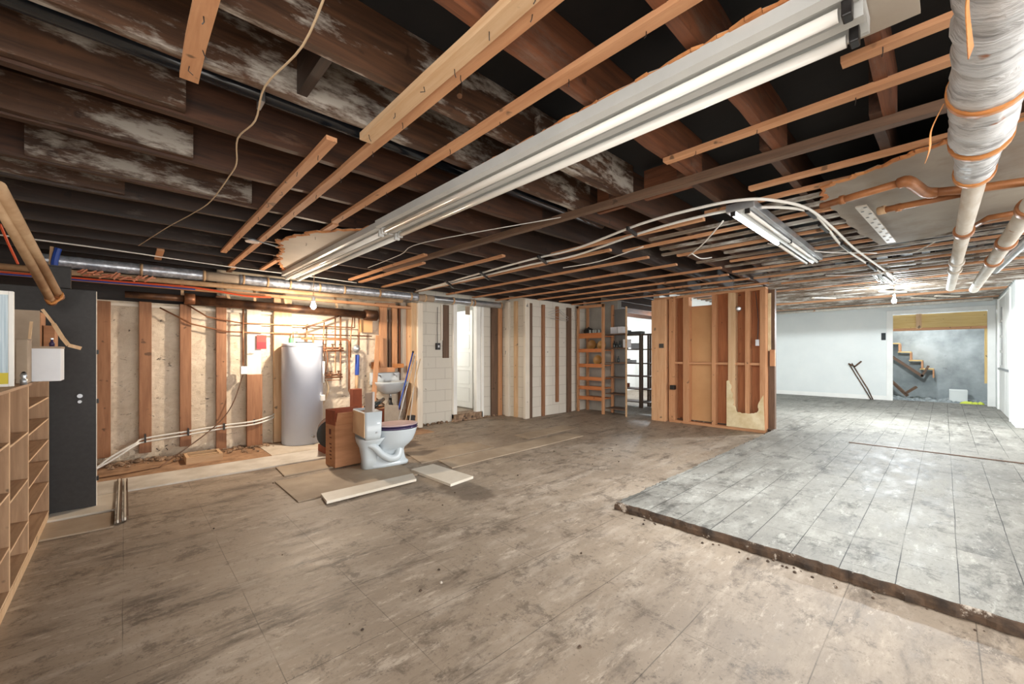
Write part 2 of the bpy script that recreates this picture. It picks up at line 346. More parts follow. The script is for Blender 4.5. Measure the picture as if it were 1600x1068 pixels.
# raised slab with a ragged broken edge
def ragged(a, b, n, amp):
    out = []
    for i in range(n): t = i/n; out.append((a[0]+(b[0]-a[0])*t+random.uniform(-amp, amp), a[1]+(b[1]-a[1])*t+random.uniform(-amp, amp)))
    return out
near = ragged((2.87, -3.2), (2.87, 1.80), 150, .008)
far_e = ragged((2.87, 1.82), (7.40, 1.86), 120, .012)
poly = near+far_e+[(7.42, 1.86), (7.42, 3.9), (14.6, 3.9), (14.6, -3.2)]
sl = MB(); n = len(poly)
drift = [(p[0]+(.012 if i < len(near) else 0), p[1]-(.012 if i >= len(near) else 0)) for i, p in enumerate(poly)]
sl.add([(p[0], p[1], .002) for p in poly]+[(p[0]+random.uniform(-.004, .004), p[1], .032) for p in poly]+[(p[0], p[1], .056) for p in drift]+[(p[0]+.006, p[1]-.004, .062) for p in drift],
       [tuple(range(3*n, 4*n))]+[(k*n+i, k*n+(i+1) % n, (k+1)*n+(i+1) % n, (k+1)*n+i) for k in range(3) for i in range(n)])
so = struct(sl, 'floor_raised', 'slab')
so.data.materials.append(M['slabedge'])
for p in so.data.polygons:
    if len(p.vertices) == 4: p.material_index = 1
# broken curb lip at the corner of the step, scattered chips
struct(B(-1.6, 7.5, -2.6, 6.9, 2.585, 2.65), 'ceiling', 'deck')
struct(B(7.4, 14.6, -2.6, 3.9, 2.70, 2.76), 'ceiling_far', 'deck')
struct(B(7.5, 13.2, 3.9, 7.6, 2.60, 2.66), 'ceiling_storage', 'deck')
# back wall of painted rubble stone, rough surface
def rough_wall(x0, x1, z0, z1, y, nx, nz, amp):
    vs = []; fs = []
    for j in range(nz+1):
        for i in range(nx+1):
            z = z0+(z1-z0)*j/nz; a = amp*(1+2.2*max(0, .35-z))
            vs.append((x0+(x1-x0)*i/nx, y-random.random()*a-(.03*max(0, .25-z)/.25)*random.random(), z))
    for j in range(nz):
        for i in range(nx): k = j*(nx+1)+i; fs.append((k, k+1, k+nx+2, k+nx+1))
    return MB().add(vs, fs)
wb = rough_wall(-1.1, 3.72, 0, 1.86, 6.475, 110, 45, .008)
wb.box(-1.1, 3.72, 6.476, 6.9, 0, 1.86)
struct(wb, 'wall_back', 'plaster')
struct(B(-1.1, .9, 6.78, 6.9, 1.86, 2.585), 'wall_back_sill', 'joistkx')
struct(B(.9, 3.72, 6.70, 6.9, 1.86, 2.585), 'wall_back_upper', 'plaster')
# block wall with the doorway
struct(B(3.72, 4.42, 6.30, 6.5, 0, 2.585), 'wall_block', 'block')
struct(B(5.10, 5.66, 6.30, 6.5, 0, 2.585), 'wall_block_right', 'block')
struct(B(4.42, 5.10, 6.30, 6.5, 2.22, 2.585), 'wall_door_head', 'block')
struct(B(4.42, 5.10, 6.22, 6.52, 0, .13), 'trim_threshold', 'rubble')
struct(B(5.66, 5.80, 5.60, 6.5, 0, 2.585), 'wall_return', 'blocky')
struct(B(5.80, 7.15, 5.60, 5.75, 0, 2.585), 'wall_shelf', 'block')
# bright room beyond the doorway
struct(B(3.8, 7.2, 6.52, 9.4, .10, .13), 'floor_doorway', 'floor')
struct(B(3.7, 3.8, 6.5, 9.4, .13, 2.585), 'wall_doorway_left', 'bright')
struct(B(7.1, 7.2, 6.5, 9.4, .13, 2.585), 'wall_doorway_right', 'bright')
struct(B(3.7, 7.2, 9.3, 9.4, .13, 2.585), 'wall_doorway_back', 'bright')
struct(B(3.7, 7.2, 6.91, 9.4, 2.585, 2.62), 'ceiling_doorway', 'bright')
struct(B(3.7, 3.8, 6.9, 9.4, 0, .1), 'trim_1', 'bright')
# storage room behind the shelves
struct(B(7.05, 7.15, 5.75, 7.6, 0, 2.6), 'wall_storage_left', 'blocky')
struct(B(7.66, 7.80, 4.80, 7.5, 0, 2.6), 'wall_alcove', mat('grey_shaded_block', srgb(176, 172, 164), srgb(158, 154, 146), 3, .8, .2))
struct(B(7.15, 7.66, 5.62, 5.75, 0, 2.6), 'wall_alcove_side', 'blocky')
struct(B(7.05, 13.2, 7.5, 7.6, 0, 2.6), 'wall_storage_back', 'bright')
struct(B(13.1, 13.2, 3.9, 7.5, 0, 2.6), 'wall_storage_end', 'bright')
struct(B(7.5, 14.6, 3.78, 3.9, .0, 2.60), 'wall_storage_right', 'wallwhite')
struct(B(-1.2, -1.1, 1.0, 6.9, 0, 2.585), 'wall_left', 'plaster')
# far white wall with the framed opening
fx = 14.3
struct(B(fx, fx+.14, .95, 3.78, .06, 2.70), 'wall_far', 'wallwhite')
struct(B(fx, fx+.14, -.98, -.72, .06, 2.70), 'wall_far_right', 'wallwhite')
struct(B(fx, fx+.14, -.72, .95, 2.32, 2.70), 'wall_far_head', 'wallwhite')
struct(B(fx-.012, fx, .92, 3.78, .06, .17), 'baseboard_far', 'white')
for i, a in enumerate(((fx-.03, fx+.0, .90, 1.02, .06, 2.36), (fx-.03, fx, -.80, -.68, .06, 2.36), (fx-.03, fx, -.68, .90, 2.26, 2.36))):
    struct(B(*a), 'trim_%d' % (i+2), 'white', bevel=.004)
struct(B(16.3, 16.45, -1.1, 2.4, -.3, 2.7), 'wall_stairwell', 'concrete')
struct(B(fx+.14, 16.3, -1.02, -.80, -.3, 2.7), 'wall_stairwell_right', 'concrete')
struct(B(fx+.14, 16.3, 2.3, 2.4, -.3, 2.7), 'wall_stairwell_left', 'concrete')
struct(B(fx+.14, 16.45, -1.1, 2.4, 2.7, 2.76), 'ceiling_stairwell', 'deck')
struct(B(fx+.3, 16.45, -1.1, 2.4, -.1, .04), 'floor_stairwell', 'concrete')
# right wall with door, and the near end of wall
yr = -.80
struct(B(10.5, 11.15, yr-.12, yr, .06, 2.70), 'wall_right', 'wallwhite')
struct(B(13.55, fx, yr-.12, yr, .06, 2.70), 'wall_right_far', 'wallwhite')
struct(B(11.15, 13.55, yr-.12, yr, 2.42, 2.70), 'wall_right_head', 'wallwhite')
struct(B(10.5, 10.62, -3.2, yr-.12, .06, 2.70), 'wall_right_end', 'wallwhite')
struct(B(10.48, 10.5, -3.2, yr, .06, .17), 'baseboard_right', 'white')
t = thing('double_door', 'white door with a column of narrow dark panes in the right wall', 'door', (12.35, yr-.03, .08)); t['kind'] = 'structure'; t.name = 'door_1'
for k in ('label', 'category'): del t[k]
B(11.17, 12.33, yr-.06, yr-.01, .08, 2.40).build('door_leaf', 'white', t, bevel=.004)
B(12.36, 13.53, yr-.06, yr-.01, .08, 2.40).build('door_leaf', 'white', t, bevel=.004)
for i in range(4): B(12.95, 13.38, yr-.012, yr-.004, 1.02+i*.31, 1.28+i*.31).build('pane', 'glassdark', t)
B(11.22, 13.5, yr-.012, yr+.012, .93, .97).build('push_rail', 'steel', t)
B(11.15, 11.19, yr-.03, yr+.02, .08, 2.42).build('door_frame', 'white', t); B(13.51, 13.55, yr-.03, yr+.02, .08, 2.42).build('door_frame', 'white', t)

# ============================================================ FLOOR DETAIL by the back wall
struct(B(-1.05, 3.6, 5.62, 6.6, .0, .012), 'floor_trench', 'dirt')
struct(B(-1.05, 2.2, 5.10, 5.62, .0, .014), 'floor_white_strip', mat('whitish_floor_band', srgb(214, 208, 198), srgb(190, 182, 170), 5, .6, .15))
struct(B(1.3, 2.9, 5.62, 6.35, .012, .018), 'floor_pad', mat('whitish_pad', srgb(212, 202, 188), srgb(188, 176, 158), 4, .6, .15))
rb = MB()
for i in range(420):
    x = random.uniform(-1.0, 3.6); y = 6.42-abs(random.gauss(0, .13)); r = random.uniform(.008, .035); 
    if 1.45 < x < 2.4: continue
    rb.lathe([(r*.4, -r*.5), (r, 0), (r*.7, r*.5), (r*.2, r*.7)], (x, y, .014+r*.3), 5)
for i in range(80):
    x = random.uniform(3.7, 5.5); y = 6.28-abs(random.gauss(0, .05)); r = random.uniform(.01, .04)
    rb.lathe([(r*.4, -r*.5), (r, 0), (r*.7, r*.5), (r*.2, r*.7)], (x, y, r*.3), 5)
rb.build('rubble_crumbs', 'rubble', kind='stuff', label='crumbled masonry lying along the foot of the back wall', category='rubble')
ch = MB()
for i in range(90):
    if i < 60: x = random.uniform(.4, 7); y = random.uniform(1.0, 5.5)
    else: x = 2.84+random.uniform(-.08, .03); y = random.uniform(-.2, 1.8)
    r = random.uniform(.003, .011)
    if x > 2.87 and y < 1.95: y += 1.3
    ch.lathe([(r*.5, 0), (r, r*.4), (r*.4, r)], (x, y, .0), 5)
ch.build('floor_debris', 'slabedge', kind='stuff', label='dark crumbs scattered over the lower floor', category='debris')
def sheet(pts, th, m, label, cat, group=None, z=0.0):
    ps = [(p.x, p.y) for p in pts]; return one(MB().prism(ps, z+.001, z+th), 'floor_sheet', m, label, cat, group)
P0 = lambda x, y: Vector((x, y, 0))
sheet([P0(1.06, 3.74), P0(2.20, 3.74), P0(2.28, 4.46), P0(1.06, 4.48)], .012, 'panel', 'thin tan floor sheet under the cardboard carton and toilet', 'board')
sheet([P0(1.18, 4.62), P0(1.75, 4.62), P0(1.75, 5.02), P0(1.20, 5.04)], .014, 'panel', 'small thin floor sheet left of the cardboard carton', 'board')
sheet([P0(2.46, 4.10), P0(3.58, 4.12), P0(3.58, 4.62), P0(2.56, 4.62)], .010, 'panel', 'thin floor sheet just behind the toilet bowl', 'board')
sheet([P0(2.60, 3.70), P0(5.07, 3.78), P0(5.07, 4.08), P0(2.66, 4.06)], .010, 'panel', 'long thin floor sheet right of the toilet', 'board')
sheet([P0(4.3, 4.2), P0(5.6, 4.28), P0(5.6, 4.6), P0(4.36, 4.55)], .006, 'panel', 'far thin floor sheet towards the wooden partition', 'board')
sheet([P0(1.21, 3.50), P0(2.06, 3.53), P0(2.13, 3.72), P0(1.24, 3.73)], .024, 'panelw', 'narrow white board on the floor in front of the toilet', 'board', z=.014)
sheet([P0(2.23, 3.20), P0(2.54, 3.25), P0(2.50, 3.92), P0(2.21, 3.90)], .026, 'panelw', 'square-ended white board on the floor right of the narrow one', 'board')
sheet([P0(-.42, 4.14), P0(-.06, 4.12), P0(-.06, 4.5), P0(-.42, 4.52)], .012, 'panel', 'thin floor sheet at the foot of the charcoal panel', 'board')
struct(B(-.42, .0, 4.56, 5.08, .0, .016), 'floor_white_corner', 'panelw')
t = thing('trim_bundle', 'bundle of thin grey-white floor strips lying by the charcoal panel', 'strips', (-.02, 4.9, 0))
for i in range(6): B(-.055+i*.013, -.045+i*.013, 4.15+.01*i, 5.55-.015*i, .014, .034+.003*(i % 3)).build('strip', ['old', 'whitewood', 'grey'][i % 3]+'y', t)

one(B(7.06, 7.10, -.75, .88, .063, .071), 'floor_strip', 'greyy', 'thin dark strip lying across the raised tile floor', 'strip')

# ============================================================ JOISTS
ys = [-2.2, -1.75, -1.3, -.85, -.3, .17, .61, 1.06, 1.54, 1.91, 2.41, 2.95, 3.53, 3.93, 4.48, 5.06, 5.52, 5.98, 6.4]
from_back = {y: i for i, y in enumerate(reversed(ys))}
ordn = ['first', 'second', 'third', 'fourth', 'fifth', 'sixth', 'seventh', 'eighth', 'ninth', 'tenth', 'eleventh', 'twelfth', 'thirteenth', 'fourteenth', 'fifteenth', 'sixteenth', 'seventeenth', 'eighteenth', 'nineteenth', 'twentieth']
def joist(x0, x1, y, z0, z1, m, label, group, th=.042):
    n = 26; vs = []; fs = []                         # long beam, slightly uneven arris
    for i in range(n+1):
        x = x0+(x1-x0)*i/n; d = random.uniform(-.003, .003); e = random.uniform(-.003, .003)
        vs += [(x, y-th/2+e, z0+d), (x, y+th/2+e, z0+d), (x, y+th/2+e, z1), (x, y-th/2+e, z1)]
    for i in range(n):
        for k in range(4): fs.append((i*4+k, i*4+(k+1) % 4, i*4+4+(k+1) % 4, i*4+4+k))
    fs += [(3, 2, 1, 0), (n*4, n*4+1, n*4+2, n*4+3)]
    return one(MB().add(vs, fs), 'floor_joist', m, label, 'joist', group)
G1 = 'joists over the left bay'; G2 = 'joists over the right bay'
for y in ys:
    k = ordn[from_back[y]]
    m = 'joistox' if y in (.61, 1.06, .17) else ('joistwx' if y in (1.54, 1.91) else ('joistkx' if y > 3.6 else 'joistx'))
    joist(-1.5, 2.62 if y < 3 else 3.8, y, JB, 2.584, m, 'dark ceiling joist of the left bay, %s from the back wall' % k, G1)
    m2 = 'joistx' if y < 2.2 else 'joistkx'
    joist(2.45 if y < 3 else 3.5, 7.45 if y < 5.6 else 5.6, y+.044, JB, 2.584, m2, 'sooty ceiling joist of the right bay, %s from the back wall' % k, G2)
# sister pieces spiked on the side of some joists
for (px, py, y, x0, m, d) in ((287, 190, 2.41, -1.2, 'joistwx', 'pale-faced'), (300, 255, 2.95, -1.2, 'joistwx', 'brown'), (402, 310, 3.53, -.4, 'joistwx', 'grizzled'), (195, 335, 3.93, -1.2, 'joistwx', 'white-streaked'), (930, 300, 1.54, 1.6, 'joistwx', 'grey')):
    e = Z(px, py, JB).x
    joist(x0, e, y-.046, JB+.012, 2.52, m, '%s board spiked to the side of a ceiling joist, ending bare' % d, None)
# blocking between joists
for (x, ya, yb, d) in ((.55, 1.55, 1.93, 'dark stub'), (2.72, 1.56, 1.9, 'orange'), (2.72, 1.10, 1.5, 'reddish'), (6.2, 2.45, 2.95, 'far grey'), (1.30, 5.1, 5.5, 'brown')):
    one(B(x-.02, x+.02, ya+.024, yb-.024, JB+.02, 2.56), 'joist_blocking', 'joistky' if 'dark' in d or 'grey' in d else 'joistoy', '%s blocking board set between two ceiling joists' % d, 'blocking')
yf = [-.7, -.3, .1, .5, .9, 1.3, 1.7, 2.1, 2.5, 2.9, 3.3, 3.65]
for i, y in enumerate(yf):
    joist(7.47, 14.28, y, 2.465, 2.699, 'joistkx', 'dark far-room ceiling joist, %s from the right wall' % ordn[i], 'joists over the far room')
for i in range(5):
    joist(7.55, 13.0, 4.2+i*.62, 2.40, 2.599, 'joistx', 'storage-room joist above the metal shelves, %s from the partition side' % ordn[i], 'joists over the storage room')

# ============================================================ STRAPPING
def nails(o, x0, y0, y1, z, n):
    for i in range(n):
        y = y0+(y1-y0)*(i+.5)/n+random.uniform(-.04, .04); x = x0+random.uniform(-.02, .02)
        T([(x, y, z), (x+random.uniform(-.006, .006), y, z-.018), (x+random.uniform(-.015, .015), y+.004, z-.026)], .0017, n=5).build('nail', 'black', o)
def strip(x, y0, y1, m, label, w=.055, z1=JB, th=.022, group=None, nn=0, skew=0):
    n = max(2, int((y1-y0)/.25)); vs = []; fs = []
    for i in range(n+1):
        y = y0+(y1-y0)*i/n; xx = x+skew*i/n+random.uniform(-.0025, .0025); e = random.uniform(-.002, 0) if 0 < i < n else 0
        vs += [(xx-w/2, y, z1-th+e), (xx+w/2, y, z1-th+e), (xx+w/2, y, z1), (xx-w/2, y, z1)]
    for i in range(n):
        for k in range(4): fs.append((i*4+k, i*4+(k+1) % 4, i*4+4+(k+1) % 4, i*4+4+k))
    fs += [(3, 2, 1, 0), (n*4, n*4+1, n*4+2, n*4+3)]
    o = one(MB().add(vs, fs), 'ceiling_strip', m, label, 'wood strip', group)
    if nn: nails(o, x, y0, y1, z1-th, nn)
    return o
G3 = 'wooden strips under the joists'
strip(.93, .25, 6.0, 'freshy', 'long orange ceiling strip passing beside the pale thick one', .052, group=G3, nn=14)
strip(.865, .25, 1.97, 'paley', 'thick pale ceiling strip butted along a long orange one', .062, th=.034, group=G3, nn=8)
strip(.75, 2.10, 5.2, 'freshy', 'orange ceiling strip ending square beside the black pipe', .052, group=G3, nn=9)
strip(.18, 1.25, 2.02, 'freshy', 'short wide orange strip hanging at the upper left', .058, group=G3, nn=5)
strip(1.235, .1, 3.4, 'freshy', 'long orange ceiling strip next to the big double light', .05, group=G3, nn=9)
strip(1.26, 3.45, 4.35, 'freshy', 'orange ceiling strip running up to the torn plasterboard', .05, group=G3, nn=3)
strip(1.26, 5.0, 5.95, 'freshy', 'short orange strip past the torn plasterboard', .05, group=G3)
strip(.98, 6.02, 6.4, 'freshy', 'small orange strip end above the foil duct', .05, group=G3)
strip(.27, 5.55, 6.1, 'freshy', 'small lone tan block hanging above the foil duct', .06, group=G3)
strip(1.92, -.9, .26, 'freshy', 'orange strip ending at the near end of the big light', .05, group=G3, nn=4)
strip(2.19, -.9, 1.07, 'freshy', 'orange strip running from the foil-wrapped pipe to beside the big light', .05, group=G3, nn=6)
strip(2.58, -.9, 4.85, 'greyy', 'dark brown steel-grey long strip crossing the middle of the ceiling', .05, th=.045, group=G3, skew=-.2)
strip(2.95, -.9, .87, 'freshy', 'orange strip just left of the broken plasterboard at right', .05, group=G3)
strip(2.36, 3.85, 5.9, 'freshy', 'orange strip right of the far end of the big light', .05, group=G3)
strip(2.55, 4.2, 6.0, 'freshy', 'orange strip ending under the dark crossing strip', .05, group=G3)
strip(3.00, 3.30, 6.2, 'freshy', 'orange strip running beside the paired white cables', .05, group=G3)
strip(3.34, 1.31, 2.9, 'freshy', 'reddish strip right of the paired white cables', .05, group=G3)
strip(3.63, 2.36, 6.25, 'freshy', 'long orange strip ending in a splintered tip', .05, group=G3)
strip(4.21, 2.25, 6.15, 'freshy', 'long tan strip, second right of the paired cables', .05, group=G3)
strip(4.80, 2.2, 6.15, 'freshy', 'long tan strip aimed at the white doorway', .05, group=G3)
strip(5.38, 1.9, 6.15, 'freshy', 'long tan strip above the shelf corner', .05, group=G3)
strip(5.92, 2.0, 5.5, 'freshy', 'tan strip over the striped white wall', .05, group=G3)
strip(6.45, 1.9, 5.4, 'freshy', 'tan strip in front of the wooden partition', .05, group=G3)
strip(7.05, 1.75, 5.55, 'freshy', 'orange strip above the open shelves and partition', .05, group=G3)
G4 = 'old laths over the raised floor'
xs_ = [3.22, 3.42, 3.62, 3.78, 3.98, 4.2, 4.38, 4.62, 4.85, 5.1, 5.32, 5.55, 5.8, 6.02, 6.28, 6.5, 6.75, 7.0, 7.25]
y1s = [1.25, .9, 1.9, 2.3, 2.0, 2.1, 2.0, 1.6, 2.0, 1.7, 1.85, 1.5, 1.9, 1.9, 1.8, 1.85, 1.7, 1.8, 1.7]
for i, x in enumerate(xs_):
    strip(x, -2.2, y1s[i], 'oldy' if i % 3 else 'freshy', 'narrow grimy lath nailed under the joists over the raised floor', .045, group=G4, skew=random.uniform(-.04, .04))
G5 = 'close-set laths over the far room'
x = 7.62
while x < 13.4:
    strip(x, -.78 if x > 10.5 else -2.2, 3.7, 'oldy' if random.random() < .88 else 'freshy', 'close-set dusty lath across the far-room ceiling', .05, z1=2.465, group=G5, skew=random.uniform(-.05, .05)); x += .21

# ============================================================ PLASTERBOARD REMNANTS AND BIG FIXTURE
zb = JB-.012
def jag(a, b, n, amp):
    out = []
    for i in range(n):
        t = i/n; out.append((a[0]+(b[0]-a[0])*t+random.uniform(-amp, amp), a[1]+(b[1]-a[1])*t+random.uniform(-amp, amp)))
    return out
def board(outline, inner, z, label):
    o = one(MB().prism(outline, z-.012, z), 'ceiling_board', 'ceilboard' if 'long' in label else 'ceilboardg', label, 'plasterboard')
    for seg in inner:
        m = MB()
        for i in range(len(seg)-1):
            a, b = seg[i], seg[i+1]; q = random.uniform(.012, .035)
            m.beam((a[0], a[1], z-.012), (b[0], b[1], z-.013), q, .012)
        m.build('torn_edge', 'torn', o)
    return o
L1 = jag((1.44, .05), (1.49, 3.05), 70, .008); e1 = jag((1.49, 3.05), (1.46, 3.4), 6, .015)+jag((1.46, 3.4), (1.2, 3.75), 12, .025)+jag((1.2, 3.75), (1.04, 4.25), 12, .03)+jag((1.04, 4.25), (1.14, 4.6), 8, .035)+jag((1.14, 4.6), (1.30, 5.3), 12, .025)+jag((1.30, 5.3), (1.56, 6.0), 12, .02)
R1 = [(1.80, 6.0), (1.80, .05)]
board(L1+e1+R1, [L1, e1], zb, 'long torn plasterboard strip behind the big double light')
L2 = jag((2.86, -.9), (2.93, -.05), 12, .012)+jag((2.93, -.05), (3.20, .54), 22, .02)+jag((3.2, .54), (3.5, .57), 6, .02)
R2 = jag((3.5, .57), (4.7, .50), 12, .012)+jag((4.7, .5), (5.25, .42), 8, .01)+jag((5.25, .42), (5.3, .15), 6, .02)+jag((5.3, .15), (4.85, -.4), 14, .01)+[(4.7, -2.0), (2.86, -2.0)]
board(L2+R2, [L2], JB-.024, 'broken plasterboard sheet behind the brown pipes at upper right')
def fixture(x0, x1, y0, y1, ztop, label, endlabel=None, z=0):
    t = thing('fluorescent_light', label, 'light', ((x0+x1)/2, (y0+y1)/2, ztop-.1))
    h = ztop-.1; cx = (x0+x1)/2; w_ = x1-x0
    prof = [(x0, ztop), (x0, ztop-.05), (x0+.03, ztop-.058), (cx-.03, ztop-.035), (cx-.018, ztop-.075), (cx+.018, ztop-.075), (cx+.03, ztop-.035), (x1-.03, ztop-.058), (x1, ztop-.05), (x1, ztop)]
    n = len(prof)
    MB().add([(p[0], y0, p[1]) for p in prof]+[(p[0], y1, p[1]) for p in prof], [tuple(range(n)), tuple(range(2*n-1, n-1, -1))]+[(i, (i+1) % n, n+(i+1) % n, n+i) for i in range(n)]).build('housing', 'fixture', t)
    for s in (-1, 1):
        xx = cx+s*w_*.27
        T([(xx, y0+.05, ztop-.078), (xx, y1-.05, ztop-.078)], .019, n=14).build('tube', 'tubeoff', t, smooth=True)
        for yy in (y0+.03, y1-.03):
            B(xx-.022, xx+.022, yy-.012, yy+.012, ztop-.10, ztop-.045).build('lamp_holder', 'black' if yy < y0+.1 and y0 < 1 else 'fixture', t, bevel=.004)
    return t
fixture(1.44, 1.70, .16, 3.10, zb-.016, 'long white double-tube light nearest the camera, tubes off')
fixture(1.46, 1.72, 3.13, 5.85, zb-.016, 'white double-tube light continuing end to end towards the back wall')
def small_fixture(x0, x1, y0, y1, z, lit, label):     # tubes along x
    t = thing('fluorescent_light', label, 'light', ((x0+x1)/2, (y0+y1)/2, z)); cy = (y0+y1)/2
    B(x0, x1, y0, y1, z+.03, z+.085).build('housing', 'steel' if lit else 'fixture', t, bevel=.004)
    MB().add([(x0, cy-.03, z+.03), (x1, cy-.03, z+.03), (x1, cy, z+.0), (x0, cy, z+.0), (x0, cy+.03, z+.03), (x1, cy+.03, z+.03)], [(0, 1, 2, 3), (3, 2, 5, 4), (0, 3, 4), (1, 5, 2)]).build('reflector_ridge', 'fixture', t)
    xm = (x0+x1)/2
    for s in (-1, 1):
        for k, (a, b) in enumerate(((x0+.03, xm-.02), (xm+.02, x1-.03))):
            T([(a, cy+s*.045, z+.012), (b, cy+s*.045, z+.012)], .013, n=12).build('tube', 'tubeon' if lit and k == 0 and s == 1 else 'tubeoff', t, smooth=True)
        for xx in (x0+.015, xm, x1-.015): B(xx-.008, xx+.008, cy+s*.045-.015, cy+s*.045+.015, z, z+.04).build('lamp_holder', 'black', t)
    return t
small_fixture(3.08, 5.35, .88, 1.06, 2.215, True, 'lit four-tube fluorescent light over the raised floor')
small_fixture(7.2, 8.45, .52, .70, 2.33, False, 'small unlit double-tube light near the far white wall')
def bulb(p, mt, label, top):
    t = thing('bare_bulb', label, 'light bulb', (p[0], p[1], p[2]-.05))
    B(p[0]-.04, p[0]+.04, p[1]-.04, p[1]+.04, top-.02, top+.001).build('ceiling_box', 'steel', t)
    MB().lathe([(.004, -.045), (.02, -.04), (.032, -.02), (.034, 0), (.028, .02), (.016, .04), (.014, .055)], p, 16).build('glass', mt, t, smooth=True)
    MB().lathe([(.018, .05), (.024, .055), (.024, .10), (.012, .12)], p, 14).build('socket', 'white', t)
    T([(p[0], p[1], p[2]+.11), (p[0]+.01, p[1], top)], .005, n=6).build('cord', 'wire', t)
    return t
b1 = bulb(BULB_L, 'bulbw', 'glowing warm bare bulb above the water heater', JB)
b2 = bulb(BULB_R, 'bulbc', 'glowing cool bare bulb in front of the far white wall', 2.50)
for o in bpy.data.objects:
    if o.name.startswith('glass'): o.visible_shadow = True
bpy.data.objects['bulb_light_back'].location = (BULB_L[0], BULB_L[1], BULB_L[2]-.075)
bpy.data.objects['bulb_light_right'].location = (BULB_R[0], BULB_R[1], BULB_R[2]-.11)

# ============================================================ WIRES, CABLES, PIPES ON THE CEILING
for k in range(2):
    d = -.05*k
    pts = [Z(650, 455, 2.3)]+[Z(x_, y_+(14 if k else 0)*min(1, (x_-600)/400), 2.285) for x_, y_ in ((760, 424), (830, 405), (900, 388), (1000, 350), (1090, 325), (1160, 312))]
    if k == 0: pts += [Z(1210, 313, 2.285), Z(1262, 326, 2.28), Z(1300, 355, 2.28), Z(1335, 388, 2.28), Z(1375, 417, 2.29), Z(1402, 436, 2.30)]
    else: pts += [Z(1225, 324, 2.28), Z(1270, 333, 2.28), Z(1294, 358, 2.28), Z(1320, 388, 2.28), Z(1365, 418, 2.29), Z(1398, 440, 2.30)]
    one(T(pts, .011, n=8, smooth=6), 'electric_cable', 'cable', ['white cable, left of the strapped pair curving over the ceiling', 'white cable, right of the strapped pair curving over the ceiling'][k], 'cable', 'paired white cables', smooth=True)
for i, (x_, y_) in enumerate(((700, 440), (755, 427), (845, 402), (985, 358), (1265, 330), (1285, 352), (1320, 382), (1360, 413), (1385, 432))):
    a = Z(x_-5, y_-2, 2.272); b = Z(x_+9, y_+9, 2.272)
    one(MB().beam(a, b, .02, .028), 'cable_clip', 'black', 'small black tie on the paired white cables, %s counted from the duct end' % ordn[i], 'clip', 'cable ties on the white cables')
one(T([(x_, y_, z_) for x_, y_, z_ in ((.43, 1.2, 2.33), (.44, 1.5, 2.30), (.41, 1.88, 2.328), (.43, 2.15, 2.31), (.41, 2.43, 2.328), (.45, 2.7, 2.31), (.46, 2.97, 2.328), (.44, 3.55, 2.328), (.38, 3.95, 2.328), (.27, 4.5, 2.328), (.17, 5.08, 2.328), (.1, 5.5, 2.328))], .0038, n=6, smooth=5), 'old_wire', 'wire', 'long old pale wire stapled across the dark left joists', 'wire', smooth=True)
one(T([(-1.0, 5.72, 2.30), (-.5, 5.78, 2.31), (.0, 5.82, 2.31), (.45, 5.9, 2.31), (1.0, 5.9, 2.30), (1.9, 5.95, 2.31), (2.5, 6.0, 2.31)], .007, n=6, smooth=6), 'electric_cable', 'cable', 'single white cable running above the foil duct', 'cable', smooth=True)
one(T([(-1.0, 2.175, 2.46), (3.2, 2.175, 2.44)], .035, n=14), 'black_pipe', mat('black_shiny_pipe', srgb(30, 34, 40), None, 3, .18, 0), 'black plastic pipe running between the left joists', 'pipe', smooth=True)
one(B(.45, .465, 2.13, 2.22, 2.40, 2.50), 'pipe_clip', 'steel', 'silver clip round the black plastic pipe', 'clip')
for i, (px, py) in enumerate(((720, 145), (718, 150))):
    if i == 0: one(T([Z(718, 118, 2.52), Z(718, 150, 2.36)], .012, n=8), 'dark_rod', 'iron', 'short dark rod sticking down between joists', 'rod')
t = thing('junction_light', 'small round metal ceiling cap with a short steel arm beside the torn board', 'ceiling cap', (.9, 4.4, 2.29))
MB().lathe([(.055, 0), (.06, .012), (.03, .03)], (.86, 4.42, 2.29), 18).build('cap', 'steel', t, smooth=True)
T([(.90, 4.42, 2.31), (1.10, 4.52, 2.31)], .008, n=8).build('arm', 'steel', t)
for i, (a, b) in enumerate((((1130, 345), (1075, 400)), ((1005, 385), (880, 418)), ((1080, 395), (1112, 402)), ((1200, 380), (1370, 395)), ((1290, 430), (1420, 420)), ((1420, 395), (1460, 378)))):
    p, q = Z(*a, 2.29), Z(*b, 2.29); m_ = (p+q)/2+Vector((.05, .03, -.02))
    one(T([p, m_, q], .006, n=6, smooth=6), 'loose_wire', 'cable', ['loose white wire hanging from the lit light', 'thin white wire under the middle strips', 'short white wire loop between laths', 'thin white wire behind the lit light', 'thin wire near the small unlit light', 'short wire beside the painted pipes'][i], 'wire', smooth=True)
one(T([Z(575, 418, 2.29), Z(625, 398, 2.29), Z(665, 378, 2.31), Z(930, 330, 2.31)], .004, n=5, smooth=5), 'loose_wire', 'cable', 'thin white wire right of the big double light', 'wire')
